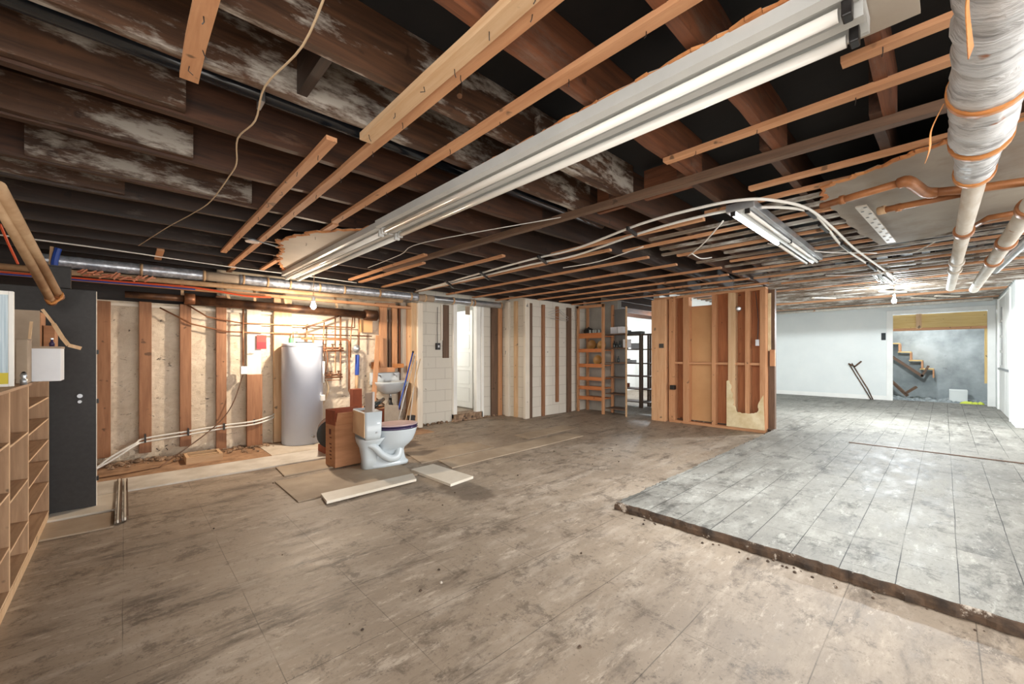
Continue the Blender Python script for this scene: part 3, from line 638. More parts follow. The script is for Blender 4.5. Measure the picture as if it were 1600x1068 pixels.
# foil-wrapped pipe at upper right becoming a painted pipe
t = thing('wrapped_pipe', 'fat silver foil-wrapped pipe hanging at the upper right', 'pipe', (2.2, -.11, 2.1))
cyv = -.10
pts = [(x_, cyv+random.uniform(-.004, .004), 2.12+random.uniform(-.003, .003)) for x_ in [1.2+i*.035 for i in range(37)]]
rr = [.085+.006*math.sin(i*1.7)+random.uniform(-.005, .005) for i in range(37)]
for i in range(20, 24): rr[i] *= 1.08
T(pts, rr, n=26, wob=.03).build('foil_sleeve', 'wrap', t, smooth=True)
pts = [(2.49+i*.035, cyv, 2.13) for i in range(15)]
T(pts, [.068+random.uniform(-.004, .004) for _ in pts], n=24, wob=.03).build('foil_sleeve', 'wrap', t, smooth=True)
T([(2.0, -.1, 2.12), (2.035, -.1, 2.12)], .099, n=24).build('tape_band', 'tape', t, smooth=True)
T([(2.47, -.1, 2.12), (2.50, -.1, 2.12)], .092, n=24).build('tape_band', 'tape', t, smooth=True)
T([(2.95, -.1, 2.13), (3.0, -.1, 2.13)], .073, n=24).build('tape_band', 'tape', t, smooth=True)
for a in (((1.26, -.04, 2.03), (1.34, -.035, 2.02), (1.42, -.04, 1.99), (1.5, -.045, 1.985)), ((2.02, .0, 2.10), (2.06, .03, 2.04), (2.10, .035, 1.99), (2.16, .045, 1.97))):
    pp = spline([Vector(q) for q in a], 5); m_ = MB()
    for i in range(len(pp)-1): m_.beam(pp[i], pp[i+1], .012+.02*i/len(pp), .002, up=(0, 1, .3))
    m_.build('loose_tape', 'tape', t)
def pipe(name, x0, x1, y, z, r, m, label, couplings, cm='pipewhite', dy=0):
    t = thing(name, label, 'pipe', ((x0+x1)/2, y, z-r))
    f = lambda x_: y+dy*(x_-x0)/(x1-x0)
    T([(x0, f(x0), z), (x1, f(x1), z)], r, n=18).build('pipe_run', m, t, smooth=True)
    for c, cl in couplings:
        T([(c, f(c), z), (c+.03, f(c), z), (c+.09, f(c), z), (c+.12, f(c), z)], [r*1.25, r*1.32, r*1.32, r*1.2], n=18).build('coupling', cl, t, smooth=True)
    return t
pipe('drain_pipe', 3.0, 8.0, -.11, 2.13, .042, 'pipewhite', 'paint-streaked pipe continuing from the foil-wrapped pipe', ((4.3, 'brownpipe'), (5.7, 'pipewhite'), (6.2, 'pipewhite')), dy=.05)
pipe('drain_pipe', 2.4, 8.4, -.38, 2.13, .047, 'pipewhite', 'paint-streaked pipe at the far right of the ceiling', ((3.9, 'brownpipe'), (5.0, 'brownpipe'), (5.9, 'brownpipe')), dy=.10)
pipe('steel_pipe', 4.5, 7.2, -.52, 2.2, .035, 'steel', 'dull steel pipe right of the two painted pipes', (), dy=.12)
# brown copper pipes running across
t = thing('copper_pipe', 'upper brown pipe with a fat bent elbow below the broken plasterboard', 'pipe', (3.4, .1, 2.2))
T([Z(1283, 322, 2.2), Z(1330, 308, 2.2), Z(1405, 286, 2.2)], .021, n=12).build('pipe_run', 'brownpipe', t, smooth=True)
T([Z(1405, 286, 2.2), Z(1418, 283, 2.2), Z(1430, 290, 2.2), Z(1445, 300, 2.2), Z(1462, 301, 2.2)], .030, n=12, smooth=3).build('elbow', 'brownpipe', t, smooth=True)
T([Z(1462, 300, 2.2), Z(1530, 294, 2.2), Z(1640, 278, 2.2)], .024, n=12).build('pipe_run', 'brownpipe', t, smooth=True)
T([Z(1312, 313, 2.2), Z(1320, 311, 2.2)], .027, n=12).build('coupling', 'brownpipe', t, smooth=True)
t = thing('copper_pipe', 'lower brown pipe with a capped left end beside the perforated strap', 'pipe', (3.6, .2, 2.2))
T([Z(1376, 329, 2.2), Z(1440, 316, 2.2), Z(1510, 301, 2.2)], .020, n=12).build('pipe_run', 'brownpipe', t, smooth=True)
T([Z(1372, 330, 2.2), Z(1384, 327, 2.2)], .027, n=12).build('end_cap', 'pipewrap', t, smooth=True)
T([Z(1400, 325, 2.2), Z(1408, 323, 2.2)], .026, n=12).build('coupling', 'brownpipe', t, smooth=True)
ps = one(MB().beam(Z(1345, 322, 2.25), Z(1393, 378, 2.25), .06, .01), 'perforated_strap', mat('perforated_metal', srgb(196, 190, 180), srgb(180, 172, 160), 5, .4, .1), 'white perforated metal strap hanging under the laths', 'strap')
pa, pb = Z(1345, 322, 2.2445), Z(1393, 378, 2.2445); pd = (pb-pa).normalized(); pn = Vector((-pd.y, pd.x, 0))
for i in range(14):
    c = pa+pd*((pb-pa).length*(i+.6)/14.5)+pn*(.014 if i % 2 else -.014)
    MB().lathe([(.010, -.0012), (.010, .0)], tuple(c), 10).build('hole', 'black', ps)
one(T([Z(1525, 352, 2.26), Z(1545, 340, 2.26), Z(1600, 330, 2.26)], .02, n=10), 'copper_pipe', 'brownpipe', 'short brown pipe end between the two painted pipes', 'pipe', smooth=True)

one(B(13.3, 13.42, -.78, 3.7, 2.42, 2.463), 'ceiling_beam', 'oldy', 'long pale beam along the top of the far white wall', 'beam')
one(T([(13.1, -.7, 2.40), (13.1, 3.6, 2.38)], .035, n=12), 'ceiling_pipe', 'pipewhite', 'pale pipe running along the top of the far white wall', 'pipe', smooth=True)
for i, (a, b) in enumerate((((1268, 465), (1298, 479)), ((1375, 455), (1390, 470)), ((1425, 465), (1433, 472)), ((1462, 462), (1470, 470)))):
    p, q = Z(*a, 2.40), Z(*b, 2.39)
    one(MB().beam(p, p+Vector((.5, -.35, 0))*.9, .05, .02), 'dangling_lath', 'whitewoody', ['white broken lath hanging left above the white wall', 'white broken lath by the cool bulb', 'white lath stub right of the cool bulb', 'white lath stub above the opening'][i], 'lath')

# ============================================================ BACK WALL: studs, duct, pipes
def stud(px0, px1, y, z0, z1, m, label, dep=.05, name='wall_stud', group=None):
    x0 = Y(px0, 500, y).x; x1 = Y(px1, 500, y).x
    return one(B(x0, x1, y, y+dep, z0, z1), name, m, label, 'stud', group, bevel=.004)
sy = 6.395
for i, (a, b, z0, z1, m, l) in enumerate(((150, 173, .10, 1.84, 'studz', 'wide brown wall stud beside the charcoal panel'), (217, 237, .10, 1.86, 'studz', 'brown wall stud, second right of the charcoal panel'), (281, 299, .12, 1.86, 'studz', 'brown wall stud above the small open box'),
        (338, 354, .02, 2.0, 'studz', 'tan wall stud left of the red paper'), (386, 408, .02, 1.86, 'whitewoodz', 'white painted wall stud behind the red paper'), (428, 456, .02, 2.05, 'palez', 'wide yellow board behind the water heater'),)):
    stud(a, b, sy, z0, z1, m, l, .05)
x0 = Y(385, 600, 6.36).x; x1 = Y(409, 600, 6.36).x
one(B(x0, x1, 6.32, 6.385, .03, .98), 'wall_post', 'studz', 'short dark brown post left of the water heater', 'post', bevel=.004)
one(B(-.3, 3.4, 6.44, 6.466, 1.80, 1.83), 'wall_ledge', 'whitewoodx', 'thin pale ledge at the top of the painted stone wall', 'ledge')
# silver duct made of joined lengths
t = thing('foil_duct', 'long silver round duct with tan tape bands above the back wall', 'duct', (2.5, 6.1, 2.12))
dy = lambda x_: 6.14-.005*x_
segs = [(-.7, .7, 'foil'), (.7, 1.05, 'cardgrey'), (1.05, 1.9, 'foil'), (1.9, 3.6, 'foil'), (3.6, 3.9, 'cardgrey'), (3.9, 5.5, 'steel')]
for a, b, m in segs:
    nn = max(3, int((b-a)/.04)); T([(a+(b-a)*i/nn, dy(a), 2.19+.006*(a+(b-a)*i/nn)) for i in range(nn+1)], [.062+random.uniform(-.002, .002) for _ in range(nn+1)] if m == 'foil' else .058, n=16).build('duct_length', m, t, smooth=True)
for c in (.12, .68, 1.08, 1.35, 1.62, 2.0, 2.35, 2.9, 3.45, 3.72, 4.3, 4.7, 4.78, 5.45):
    T([(c, dy(c), 2.19+.006*c), (c+.025, dy(c), 2.19+.006*c)], .066, n=16).build('tape_band', 'pipewrap', t, smooth=True)
one(B(4.62, 4.72, 6.14, 6.15, 1.99, 2.15), 'hanging_strap', 'cardgrey', 'short grey strap end hanging off the duct in the doorway', 'strap')
one(T([(-1.0, 6.14, 2.08), (.5, 6.12, 2.09), (3.3, 6.1, 2.12)], .03, n=12), 'water_pipe', 'pipewrap', 'pinkish tan pipe running right under the silver duct', 'pipe', smooth=True)
one(B(-1.0, 3.5, 6.16, 6.22, 2.01, 2.045), 'support_rail', 'freshx', 'long orange wooden rail under the silver duct', 'rail')
one(T([(-1.0, 6.1, 2.02), (0, 6.1, 2.03), (.6, 6.08, 2.035), (1.1, 6.1, 1.99), (1.4, 6.1, 2.0)], .011, n=8, smooth=4), 'orange_cable', 'orangecable', 'orange red cable running below the silver duct', 'cable')
one(T([(-1.0, 6.07, 2.0), (0, 6.07, 2.01), (.6, 6.05, 2.01)], .008, n=8, smooth=4), 'blue_cable', 'blue', 'thin blue cable under the orange red cable', 'cable')
t = thing('iron_pipe', 'fat rusty iron drain pipe along the top of the stone wall', 'pipe', (1.4, 6.3, 1.8))
T([(.0, 6.3, 1.92), (.55, 6.3, 1.92)], .038, n=14).build('pipe_run', 'iron', t, smooth=True)
T([(.55, 6.3, 1.91), (2.95, 6.3, 1.87)], .058, n=16).build('pipe_run', 'iron', t, smooth=True)
T([(2.75, 6.3, 1.87), (2.95, 6.3, 1.87)], .085, n=16).build('hub', 'iron', t, smooth=True)
T([(.52, 6.3, 1.92), (.62, 6.3, 1.92)], .068, n=16).build('hub', 'copper', t, smooth=True)
for i, x_ in enumerate((.5, .9, 1.25, 1.6, 2.3)):
    one(MB().beam((x_, 6.32, 2.16), (x_+random.uniform(-.05, .08), 6.32, 1.95), .03, .012, up=(0, 1, 0)), 'hanger_strap', 'palez', 'scrap of pale wood hanging behind the duct, %s from the left' % ordn[i], 'wood scrap', 'wood scraps between duct and iron pipe')
cy = 6.44
def cop(name, pts, r, label, m='copper', sm=None, cat='pipe', group='copper water pipes'):
    return one(T(pts, r, n=8, smooth=sm), name, m, label, cat, group, smooth=True)
cop('copper_pipe', [(.55, 6.38, 1.86), (.75, 6.36, 1.72), (1.1, 6.36, 1.66), (2.6, 6.36, 1.665), (2.62, 6.36, 1.66), (2.62, 6.36, 1.85)], .009, 'upper thin copper pipe crossing the studs')
cop('copper_pipe', [(.3, 6.38, 1.80), (.6, 6.36, 1.62), (.95, 6.36, 1.54), (2.9, 6.36, 1.54)], .009, 'lower thin copper pipe crossing the studs')
cop('copper_pipe', [(1.13, 6.34, 1.85), (1.13, 6.34, 1.10)], .01, 'vertical pipe running down beside the red paper')
one(B(1.10, 1.17, 6.30, 6.37, .99, 1.09), 'pipe_fitting', 'paper', 'small white fitting on top of the short dark post', 'fitting')
cop('copper_pipe', [(1.72, 6.3, 1.43), (1.72, 6.3, 1.56), (1.78, 6.3, 1.56)], .009, 'small copper riser at the top of the water heater')
cop('copper_pipe', [(1.80, 6.2, 1.47), (2.44, 6.2, 1.47), (2.47, 6.2, 1.44), (2.47, 6.2, .70), (2.52, 6.2, .58)], .016, 'thick copper pipe running from the heater and down the wall')
cop('copper_pipe', [(2.30, 6.3, 1.82), (2.30, 6.3, .97), (2.10, 6.3, .97)], .010, 'left of the two looped copper pipes right of the heater')
cop('copper_pipe', [(2.38, 6.3, 1.82), (2.38, 6.3, .86), (2.08, 6.3, .86)], .012, 'right of the two looped copper pipes right of the heater')
cop('copper_pipe', [(2.58, 6.32, 1.9), (2.54, 6.32, 1.5), (2.54, 6.32, 1.2)], .010, 'bent vertical copper pipe above the hanging brush')
cop('copper_pipe', [(2.67, 6.32, 1.9), (2.67, 6.32, 1.35)], .010, 'straight vertical copper pipe right of the hanging brush')
cop('copper_pipe', [(1.90, 6.3, 1.62), (1.90, 6.3, 1.32)], .012, 'short copper riser left over the valve row')
cop('copper_pipe', [(2.14, 6.3, 1.72), (2.12, 6.3, 1.30)], .010, 'short copper riser in the middle over the valve row')
cop('copper_pipe', [(1.82, 6.22, 1.61), (2.28, 6.22, 1.80), (2.32, 6.22, 1.82)], .014, 'slanting grey-brown pipe above the valve rows', 'iron')
def manifold(z, label, n, x0, x1):
    t = thing('valve_manifold', label, 'valves', ((x0+x1)/2, 6.3, z-.05))
    T([(x0, 6.3, z), (x1, 6.3, z)], .014, n=10).build('pipe_run', 'copper', t, smooth=True)
    T([(x0, 6.28, z-.04), (x1, 6.28, z-.035)], .012, n=10).build('pipe_run', 'copper', t, smooth=True)
    for i in range(n):
        xx = x0+(x1-x0)*(i+.5)/n
        T([(xx, 6.27, z), (xx, 6.27, z+.05)], .011, n=8).build('valve_stem', 'iron', t)
        T([(xx-.022, 6.265, z+.055), (xx+.022, 6.265, z+.055)], .008, n=8).build('valve_handle', 'iron', t)
        MB().lathe([(.012, -.02), (.022, -.01), (.022, .01), (.012, .02)], (xx, 6.28, z), 10).build('valve_body', 'copper', t)
    return t
manifold(1.34, 'upper row of copper valves right of the water heater', 5, 1.86, 2.42)
manifold(.94, 'lower row of copper valves right of the water heater', 4, 1.92, 2.40)
for i, xx in enumerate((2.12, 2.16)):
    cop('copper_pipe', [(xx, 6.27, 1.32), (xx+.02, 6.27, 1.15), (xx-.02, 6.27, .96)], .009, ['left', 'right'][i]+' curved pipe joining the two valve rows', sm=4)
one(T([(2.15, 6.3, .9), (2.2, 6.3, .72), (2.1, 6.28, .5), (1.95, 6.25, .42)], .014, n=8, smooth=5), 'flexible_hose', 'wire', 'curved pale hose hanging below the valve rows', 'hose', smooth=True)
MBf = MB().lathe([(.005, -.065), (.04, -.05), (.062, 0), (.04, .05), (.005, .065)], (2.56, 6.16, 1.335), 18)
one(MBf, 'float_ball', 'steel', 'pale round float ball hanging by the copper pipes', 'float ball', smooth=True)
t = thing('hanging_brush', 'long blue bristle brush hanging on the stone wall', 'brush', (2.70, 6.36, .7))
T([(2.70, 6.44, 1.24), (2.69, 6.44, .92)], .03, n=12, wob=.15).build('bristles', 'blue', t)
T([(2.69, 6.44, .92), (2.68, 6.44, .55)], .022, n=10).build('handle', 'pipewrap', t, smooth=True)
a = Y(401, 523, 6.38); b = Y(416, 545, 6.38)
t = thing('red_notice', 'red paper pinned to the white stud left of the heater', 'paper', (a.x, 6.37, b.z))
B(a.x, b.x, 6.368, 6.372, b.z, (a.z+b.z)/2).build('lower_half', mat('deep_red', srgb(190, 34, 44), None, 4, .6, 0), t)
B(a.x, b.x, 6.368, 6.372, (a.z+b.z)/2, a.z).build('upper_half', 'red', t)
# white flexible pipes low along the studs
for k in range(2):
    cz = .04*k
    one(T([(-.24, 6.2, .02), (-.1, 6.22, .1+cz), (.08, 6.26, .22+cz*.5), (.17, 6.33, .24+cz), (.55, 6.33, .27+cz), (.92, 6.34, .30+cz), (1.25, 6.30, .32+cz), (1.45, 6.35, .36+cz), (1.50, 6.39, .38+cz)], .011, n=8, smooth=5), 'plastic_tube', 'cable', ['lower', 'upper'][k]+' white plastic tube clipped along the foot of the studs', 'tube', 'white tubes along the studs', smooth=True)
for i, x_ in enumerate((.17, .56, .92, 1.25)):
    one(B(x_-.008, x_+.008, 6.30, 6.36, .235+.04*i*.6, .33+.03*i*.6), 'tube_clip', 'black', 'black clip holding the white tubes, %s stud from the left' % ordn[i], 'clip', 'clips on the white tubes')
one(T([(-.3, 5.75, .02), (.2, 5.8, .03), (.35, 5.95, .06), (.8, 6.2, .35), (1.0, 6.28, .6), (1.12, 6.3, .98)], .006, n=6, smooth=6), 'brown_wire', 'iron', 'thin brown wire climbing from the trench to the short post', 'wire')
t = thing('open_wood_box', 'small open wooden form sunk in the floor under a stud', 'box', (.66, 6.0, .01))
for a in ((.50, .84, 5.84, 5.87), (.50, .84, 6.13, 6.16), (.50, .53, 5.87, 6.13), (.81, .84, 5.87, 6.13)): B(*a, .012, .085).build('side', 'palex', t)
B(.53, .81, 5.87, 6.13, .013, .02).build('bottom', 'black', t); B(.53, .81, 5.95, 5.99, .06, .08).build('crossbar', 'palex', t)

# ---- water heater
hx, hy, hr = 1.81, 6.185, .26
t = thing('water_heater', 'tall white cylindrical water heater against the back wall', 'water heater', (hx, hy, .0))
MB().lathe([(hr*.97, 0.02), (hr*.97, .03), (hr, .035), (hr, 1.36), (hr*.995, 1.385), (hr*.97, 1.40), (.02, 1.405)], (hx, hy, 0), 64).build('jacket', 'tank', t, smooth=True)
MB().lathe([(hr*1.004, 1.352), (hr*1.008, 1.356), (hr*1.004, 1.36)], (hx, hy, 0), 64).build('top_seam', 'greypanel', t)
B(hx-.12, hx+.08, hy-.17, hy-.1, 1.402, 1.42).build('top_plate', 'black', t, bevel=.003)
T([(hx-.16, hy-.05, 1.40), (hx-.16, hy-.05, 1.47)], .03, n=12).build('green_cap', 'green', t)
T([(hx+.12, hy-.06, 1.40), (hx+.12, hy-.06, 1.52)], .014, n=10).build('outlet_pipe', 'copper', t, smooth=True)
ang = -2.05; ex, ey = hx+math.cos(-.75)*(hr+.01), hy+math.sin(-.75)*(hr+.01)
T([(ex+.02, ey-.01, 1.15), (ex+.02, ey-.01, .85)], .014, n=10).build('relief_pipe', 'white', t, smooth=True)
B(ex-.025, ex+.03, ey-.05, ey+.01, .60, .68).build('access_cover', 'white', t, bevel=.004)
dx, dy_ = hx+math.cos(-1.35)*(hr+.012), hy+math.sin(-1.35)*(hr+.012)
T([(dx-.01, dy_+.02, .13), (dx, dy_-.03, .13)], .018, n=10).build('drain_valve', 'steel', t)

# ---- sink corner
t = thing('wall_sink', 'small white wall-hung sink with a black trap below', 'sink', (3.16, 6.3, .7))
def rrect(cx, cyy, wx, wy, z, r=.3, n=24, front=1.0):
    out = []
    for k in range(n):
        a = 2*math.pi*k/n; c, s_ = math.cos(a), math.sin(a)
        p = 4; q = (abs(c)**p+abs(s_)**p)**(-1/p); out.append((cx+wx*c*q, cyy+wy*s_*q, z))
    return out
MB().loft([rrect(3.17, 6.28, .10, .07, .60), rrect(3.17, 6.26, .19, .13, .66), rrect(3.17, 6.24, .26, .19, .76), rrect(3.17, 6.24, .275, .20, .785), rrect(3.17, 6.24, .275, .20, .80), rrect(3.17, 6.23, .25, .17, .805), rrect(3.17, 6.22, .20, .13, .74), rrect(3.17, 6.22, .05, .04, .68)]).build('basin', 'porc', t, smooth=True)
B(2.895, 3.445, 6.40, 6.455, .74, .95).build('splashback', 'porc', t, bevel=.02)
for xx in (3.03, 3.31):
    T([(xx, 6.41, .90), (xx, 6.34, .90), (xx, 6.30, .87)], .010, n=8).build('tap', 'steel', t, smooth=True)
    B(xx-.025, xx+.025, 6.35, 6.37, .915, .93).build('tap_handle', 'steel', t)
T([(3.17, 6.26, .62), (3.17, 6.26, .52)], .022, n=12).build('tailpiece', 'steel', t, smooth=True)
T([(3.17, 6.26, .53), (3.17, 6.26, .36), (3.19, 6.27, .32), (3.23, 6.30, .34), (3.23, 6.36, .44)], .026, n=12).build('trap', 'black', t, smooth=True)
MB().beam((2.96, 6.42, .56), (3.15, 6.42, .40), .02, .02).build('bracket', 'iron', t)
for (a, b, z0, z1, m, l) in ((594, 605, .95, 2.07, 'freshz', 'orange upright left over the sink'), (608, 611, .98, 2.0, 'greyz', 'thin dark upright over the sink'), (613, 621, 1.0, 2.07, 'freshz', 'orange upright right over the sink'), (624, 626, .3, 2.1, 'joistoz', 'thin red-brown batten right of the sink uprights'), (636, 641, .02, 2.1, 'freshz', 'tan stud in the gap before the block wall'), (643, 648, .02, 2.1, 'freshz', 'second tan stud in the gap before the block wall')):
    stud(a, b, 6.40, z0, z1, m, l, .05)
stud(626.5, 635.5, 6.425, .3, 2.15, 'whitewoodz', 'white painted strip of boarding right of the sink', .04, 'wall_boarding')
t = thing('wall_bracket', 'broken orange wooden backing frame above the sink', 'frame', (3.1, 6.42, 1.0))
B(2.97, 3.30, 6.35, 6.39, .95, 1.03).build('rail', 'freshx', t)
MB().prism([(2.90, 6.34), (3.02, 6.34), (3.02, 6.38), (2.90, 6.38)], 1.01, 1.12).build('splinter', 'torn', t)
MB().prism([(3.28, 6.34), (3.46, 6.34), (3.46, 6.38), (3.28, 6.38)], 1.02, 1.09).build('splinter', 'torn', t)
one(MB().beam((2.96, 6.36, 2.06), (3.30, 6.36, 2.08), .05, .05), 'top_rail', 'freshx', 'orange header rail over the sink uprights', 'rail')
one(MB().beam((2.98, 6.30, 1.55), (2.82, 6.20, .02), .07, .025, up=(0, 1, 0)), 'leaning_board', 'freshz', 'narrow orange board leaning left of the sink', 'board')
one(MB().box(3.60, 3.70, 6.12, 6.30, 0, 2.12), 'corner_post', 'whitewoodz', 'white painted corner post between sink and block wall', 'post', bevel=.006)
one(B(3.50, 3.60, 6.16, 6.30, 0, 2.12), 'corner_post', 'palez', 'pale bare post just left of the white corner post', 'post', bevel=.005)
one(B(2.72, 2.92, 6.38, 6.42, 1.60, 1.80), 'wall_panel', 'tan', 'small tan panel at the top of the wall left of the sink', 'panel')
for i, (m, a, b, w_, l, hm) in enumerate((('blue', (645, 551), (622, 641), .012, 'blue-handled broom leaning beside the sink', 'black'), ('cable', (648, 556), (626, 643), .009, 'white stick leaning against the blue-handled broom', 'cable'), ('wire', (656, 563), (634, 655), .008, 'thin pale stick nearest the white corner post', 'wire'), ('cable', (651, 566), (640, 660), .008, 'white rod standing beside the pale posts', 'cable'))):
    p = Y(*a, 6.06); q = Y(*b, 5.9); q2 = q+(q-p)*((q.z-.03)/(p.z-q.z))
    t = thing('leaning_broom' if i == 0 else 'leaning_stick', l, 'broom' if i == 0 else 'stick', (q2.x, q2.y, 0))
    T([q2, p], w_, n=8).build('handle', m, t, smooth=True)
    T([p+(p-q)*.0, p+(p-q)*.03], w_*1.3, n=8).build('end_cap', hm, t)
    if i == 0: MB().beam(q2+Vector((-.1, 0, .02)), q2+Vector((.1, 0, .02)), .06, .08).build('broom_head', 'black', t)
# clutter under the sink
for i, (x_, y_, wx, wy, h, m, l) in enumerate(((2.90, 6.05, .22, .15, .10, 'cardred', 'red-brown low box under the sink'), (3.2, 6.1, .16, .12, .16, 'cardgrey', 'grey carton under the sink trap'), (3.42, 6.02, .10, .08, .22, 'black', 'small black can near the brooms'), (2.55, 5.95, .20, .20, .26, 'card', 'tan carton on the floor behind the toilet'))):
    t = thing('storage_carton', l, 'box', (x_, y_, .02)); B(x_-wx/2, x_+wx/2, y_-wy/2, y_+wy/2, .02, .02+h).build('body', m, t, bevel=.004)
    B(x_-wx/2-.003, x_+wx/2+.003, y_-wy/2-.003, y_+wy/2+.003, .02+h*.85, .025+h).build('lid', m, t, bevel=.003)

# ---- outlet, board on block wall, door
one(B(4.215, 4.34, 6.27, 6.30, 1.18, 2.15), 'wall_board', 'greyz', 'brown vertical board on the block wall left of the doorway', 'board', bevel=.003)
one(B(4.17, 4.21, 6.28, 6.30, 1.5, 2.15), 'wall_board', 'whitewoodz', 'thin white batten beside the brown board on the block wall', 'board')
t = thing('wall_outlet', 'black outlet box with a wire rising on the block wall', 'outlet', (4.10, 6.28, 1.33))
B(4.06, 4.14, 6.25, 6.30, 1.33, 1.45).build('box', 'black', t, bevel=.004); B(4.085, 4.115, 6.244, 6.25, 1.37, 1.41).build('plate', 'paper', t)
T([(4.10, 6.285, 1.45), (4.09, 6.28, 1.7), (4.10, 6.285, 2.1)], .005, n=6).build('wire', 'black', t)
t = thing('door_2', 'd', 'd', (4.76, 6.4, .13)); del t['label']; del t['category']; t['kind'] = 'structure'
B(4.42, 4.50, 6.24, 6.34, .05, 2.2).build('door_frame', 'white', t, bevel=.004)
B(4.96, 5.06, 6.24, 6.34, .05, 2.22).build('door_frame', 'white', t, bevel=.004); B(5.07, 5.13, 6.22, 6.32, .02, 2.22).build('door_frame', 'white', t, bevel=.004)
# open leaf, hinged right side, swung into the bright room
leaf = MB(); a0 = Vector((5.10, 6.53, 0)); dv = Vector((.02, 1, 0)).normalized()
leaf.beam(a0+Vector((0, 0, 1.15)), a0+dv*.75+Vector((0, 0, 1.15)), .04, 1.98)
lf = leaf.build('door_leaf', 'bright', t)
nv = Vector((dv.y, -dv.x, 0))*-1
for i in range(5):
    zc = .42+i*.36
    fr = MB(); c0 = a0+dv*.10+nv*.022; c1 = a0+dv*.65+nv*.022
    for (zz) in (zc-.14, zc+.14): fr.beam(c0+Vector((0, 0, zz)), c1+Vector((0, 0, zz)), .006, .012)
    fr.beam(c0+Vector((0, 0, zc-.14)), c0+Vector((0, 0, zc+.14)), .012, .006, up=nv); fr.beam(c1+Vector((0, 0, zc-.14)), c1+Vector((0, 0, zc+.14)), .012, .006, up=nv)
    fr.build('door_panel', 'white', t)
MB().lathe([(.006, 0), (.025, .012), (.025, .03), (.006, .04)], tuple(a0+dv*.69+nv*.05+Vector((0, 0, 1.08))), 12).build('door_handle', 'steel', t)
# battens right of the door
for (a, b, y, m, l) in ((769, 778, 6.24, 'greyz', 'dark brown wall batten right of the doorway'), (778.5, 785, 6.24, 'freshz', 'orange wall batten right of the doorway')):
    stud(a, b, y, 0, 2.2, m, l, .055, 'wall_batten')
one(B(5.60, 5.66, 6.02, 6.12, 0, 2.3), 'wall_batten', 'whitewoodz', 'white batten on the short return wall', 'batten', bevel=.004)
one(B(5.61, 5.66, 5.80, 5.88, 0, 2.3), 'wall_batten', 'palez', 'pale batten on the short return wall', 'batten', bevel=.004)
one(B(5.60, 5.72, 5.54, 5.60, 0, 2.3), 'corner_post', 'whitewoodz', 'white corner post left of the striped wall', 'post', bevel=.004)
for (a, b, m, l) in ((823, 832, 'greyz', 'dark batten at the left end of the striped white wall'), (848, 852, 'studz', 'thin brown batten in the middle of the striped wall'), (870, 873.5, 'studz', 'thin brown batten towards the shelves'), (887, 893, 'greyz', 'dark post at the end of the striped wall by the shelves')):
    stud(a, b, 5.555, 0 if a != 870 else .25, 2.25, m, l, .045, 'wall_batten')
t = thing('wire_hanger', 'bent wire coat hangers hooked at the top of the striped wall', 'hanger', (6.55, 5.5, 2.0))
for s in (0, .05): T([(6.25, 5.53, 2.10-s), (6.55, 5.50, 2.18-s), (6.86, 5.50, 2.03-s), (6.8, 5.5, 2.0-s), (6.3, 5.52, 2.03-s)], .004, n=5).build('wire', 'steel', t)

# ---- open shelf unit (orange) beside the storage room
sx0, sx1, sy0, sy1 = 7.22, 7.62, 4.86, 5.56
t = thing('storage_shelf', 'open orange wooden shelf unit with pots and bowls', 'shelf unit', (7.42, 5.2, 0))
for yy in (sy0, sy1-.05):
    B(sx0, sx0+.05, yy, yy+.05, 0, 2.3).build('upright', 'freshz', t, bevel=.003)
    B(sx1-.05, sx1, yy, yy+.05, 0, 2.3).build('upright', 'freshz', t, bevel=.003)
shz = [.22, .45, .68, .98, 1.05, 1.34, 1.66]
for i, z_ in enumerate((.30, .52, .72, 1.0, 1.32, 1.62)):
    B(sx0+.03, sx1, sy0+.05, sy1-.05, z_, z_+.02).build('shelf_board', 'orangepaint', t)
    B(sx0-.0, sx0+.02, sy0+.05, sy1-.05, z_-.03, z_+(.08 if z_ > 1.6 else .045)).build('front_rail', 'orangepaint', t)
B(sx0, sx0+.03, sy0, sy1, 2.24, 2.30).build('top_rail', 'freshy', t)
# grey unit in line to the right
t = thing('grey_shelf', 'grey panelled shelf unit right of the orange shelves', 'shelf unit', (7.45, 4.6, 0))
B(7.60, 7.62, 4.58, 4.84, 0, 2.2).build('back_panel', 'greypanel', t)
for z_ in (.12, .42, .76, 1.06, 1.36, 1.65): MB().prism([(7.26, 4.36), (7.26, 4.84), (7.6, 4.84), (7.6, 4.57)], z_, z_+.02).build('shelf_board', 'greyy', t)
B(7.25, 7.27, 4.34, 4.37, 0, 2.2).build('front_edge', 'paley', t)
# metal racks far behind
def rack(x0, y0, y1, label, zs=(.12, .42, .72, 1.02, 1.35, 1.7), top=1.72):
    t = thing('steel_rack', label, 'shelf unit', (x0+.2, (y0+y1)/2, 0))
    for xx in (x0, x0+.38):
        for yy in (y0, y1-.035): B(xx, xx+.035, yy, yy+.035, 0, top).build('upright', 'greyz', t)
    for z_ in zs: B(x0, x0+.4, y0+.035, y1-.035, z_, z_+.022).build('shelf_board', 'greyy', t)
    return t
rack(8.7, 4.85, 5.6, 'open steel rack behind the grey shelf unit')
rack(8.7, 4.06, 4.83, 'second open steel rack behind the wooden partition')
gi = 0
def carton(x_, y_, z_, wx, wy, h, m, label, group=None):
    t = thing('carton', label, 'box', (x_, y_, z_+.002), group)
    B(x_-wx/2, x_+wx/2, y_-wy/2, y_+wy/2, z_+.002, z_+h*.8).build('body', m, t, bevel=.002)
    B(x_-wx/2-.002, x_+wx/2+.002, y_-wy/2-.002, y_+wy/2+.002, z_+h*.8+.001, z_+h).build('lid', m, t, bevel=.002)
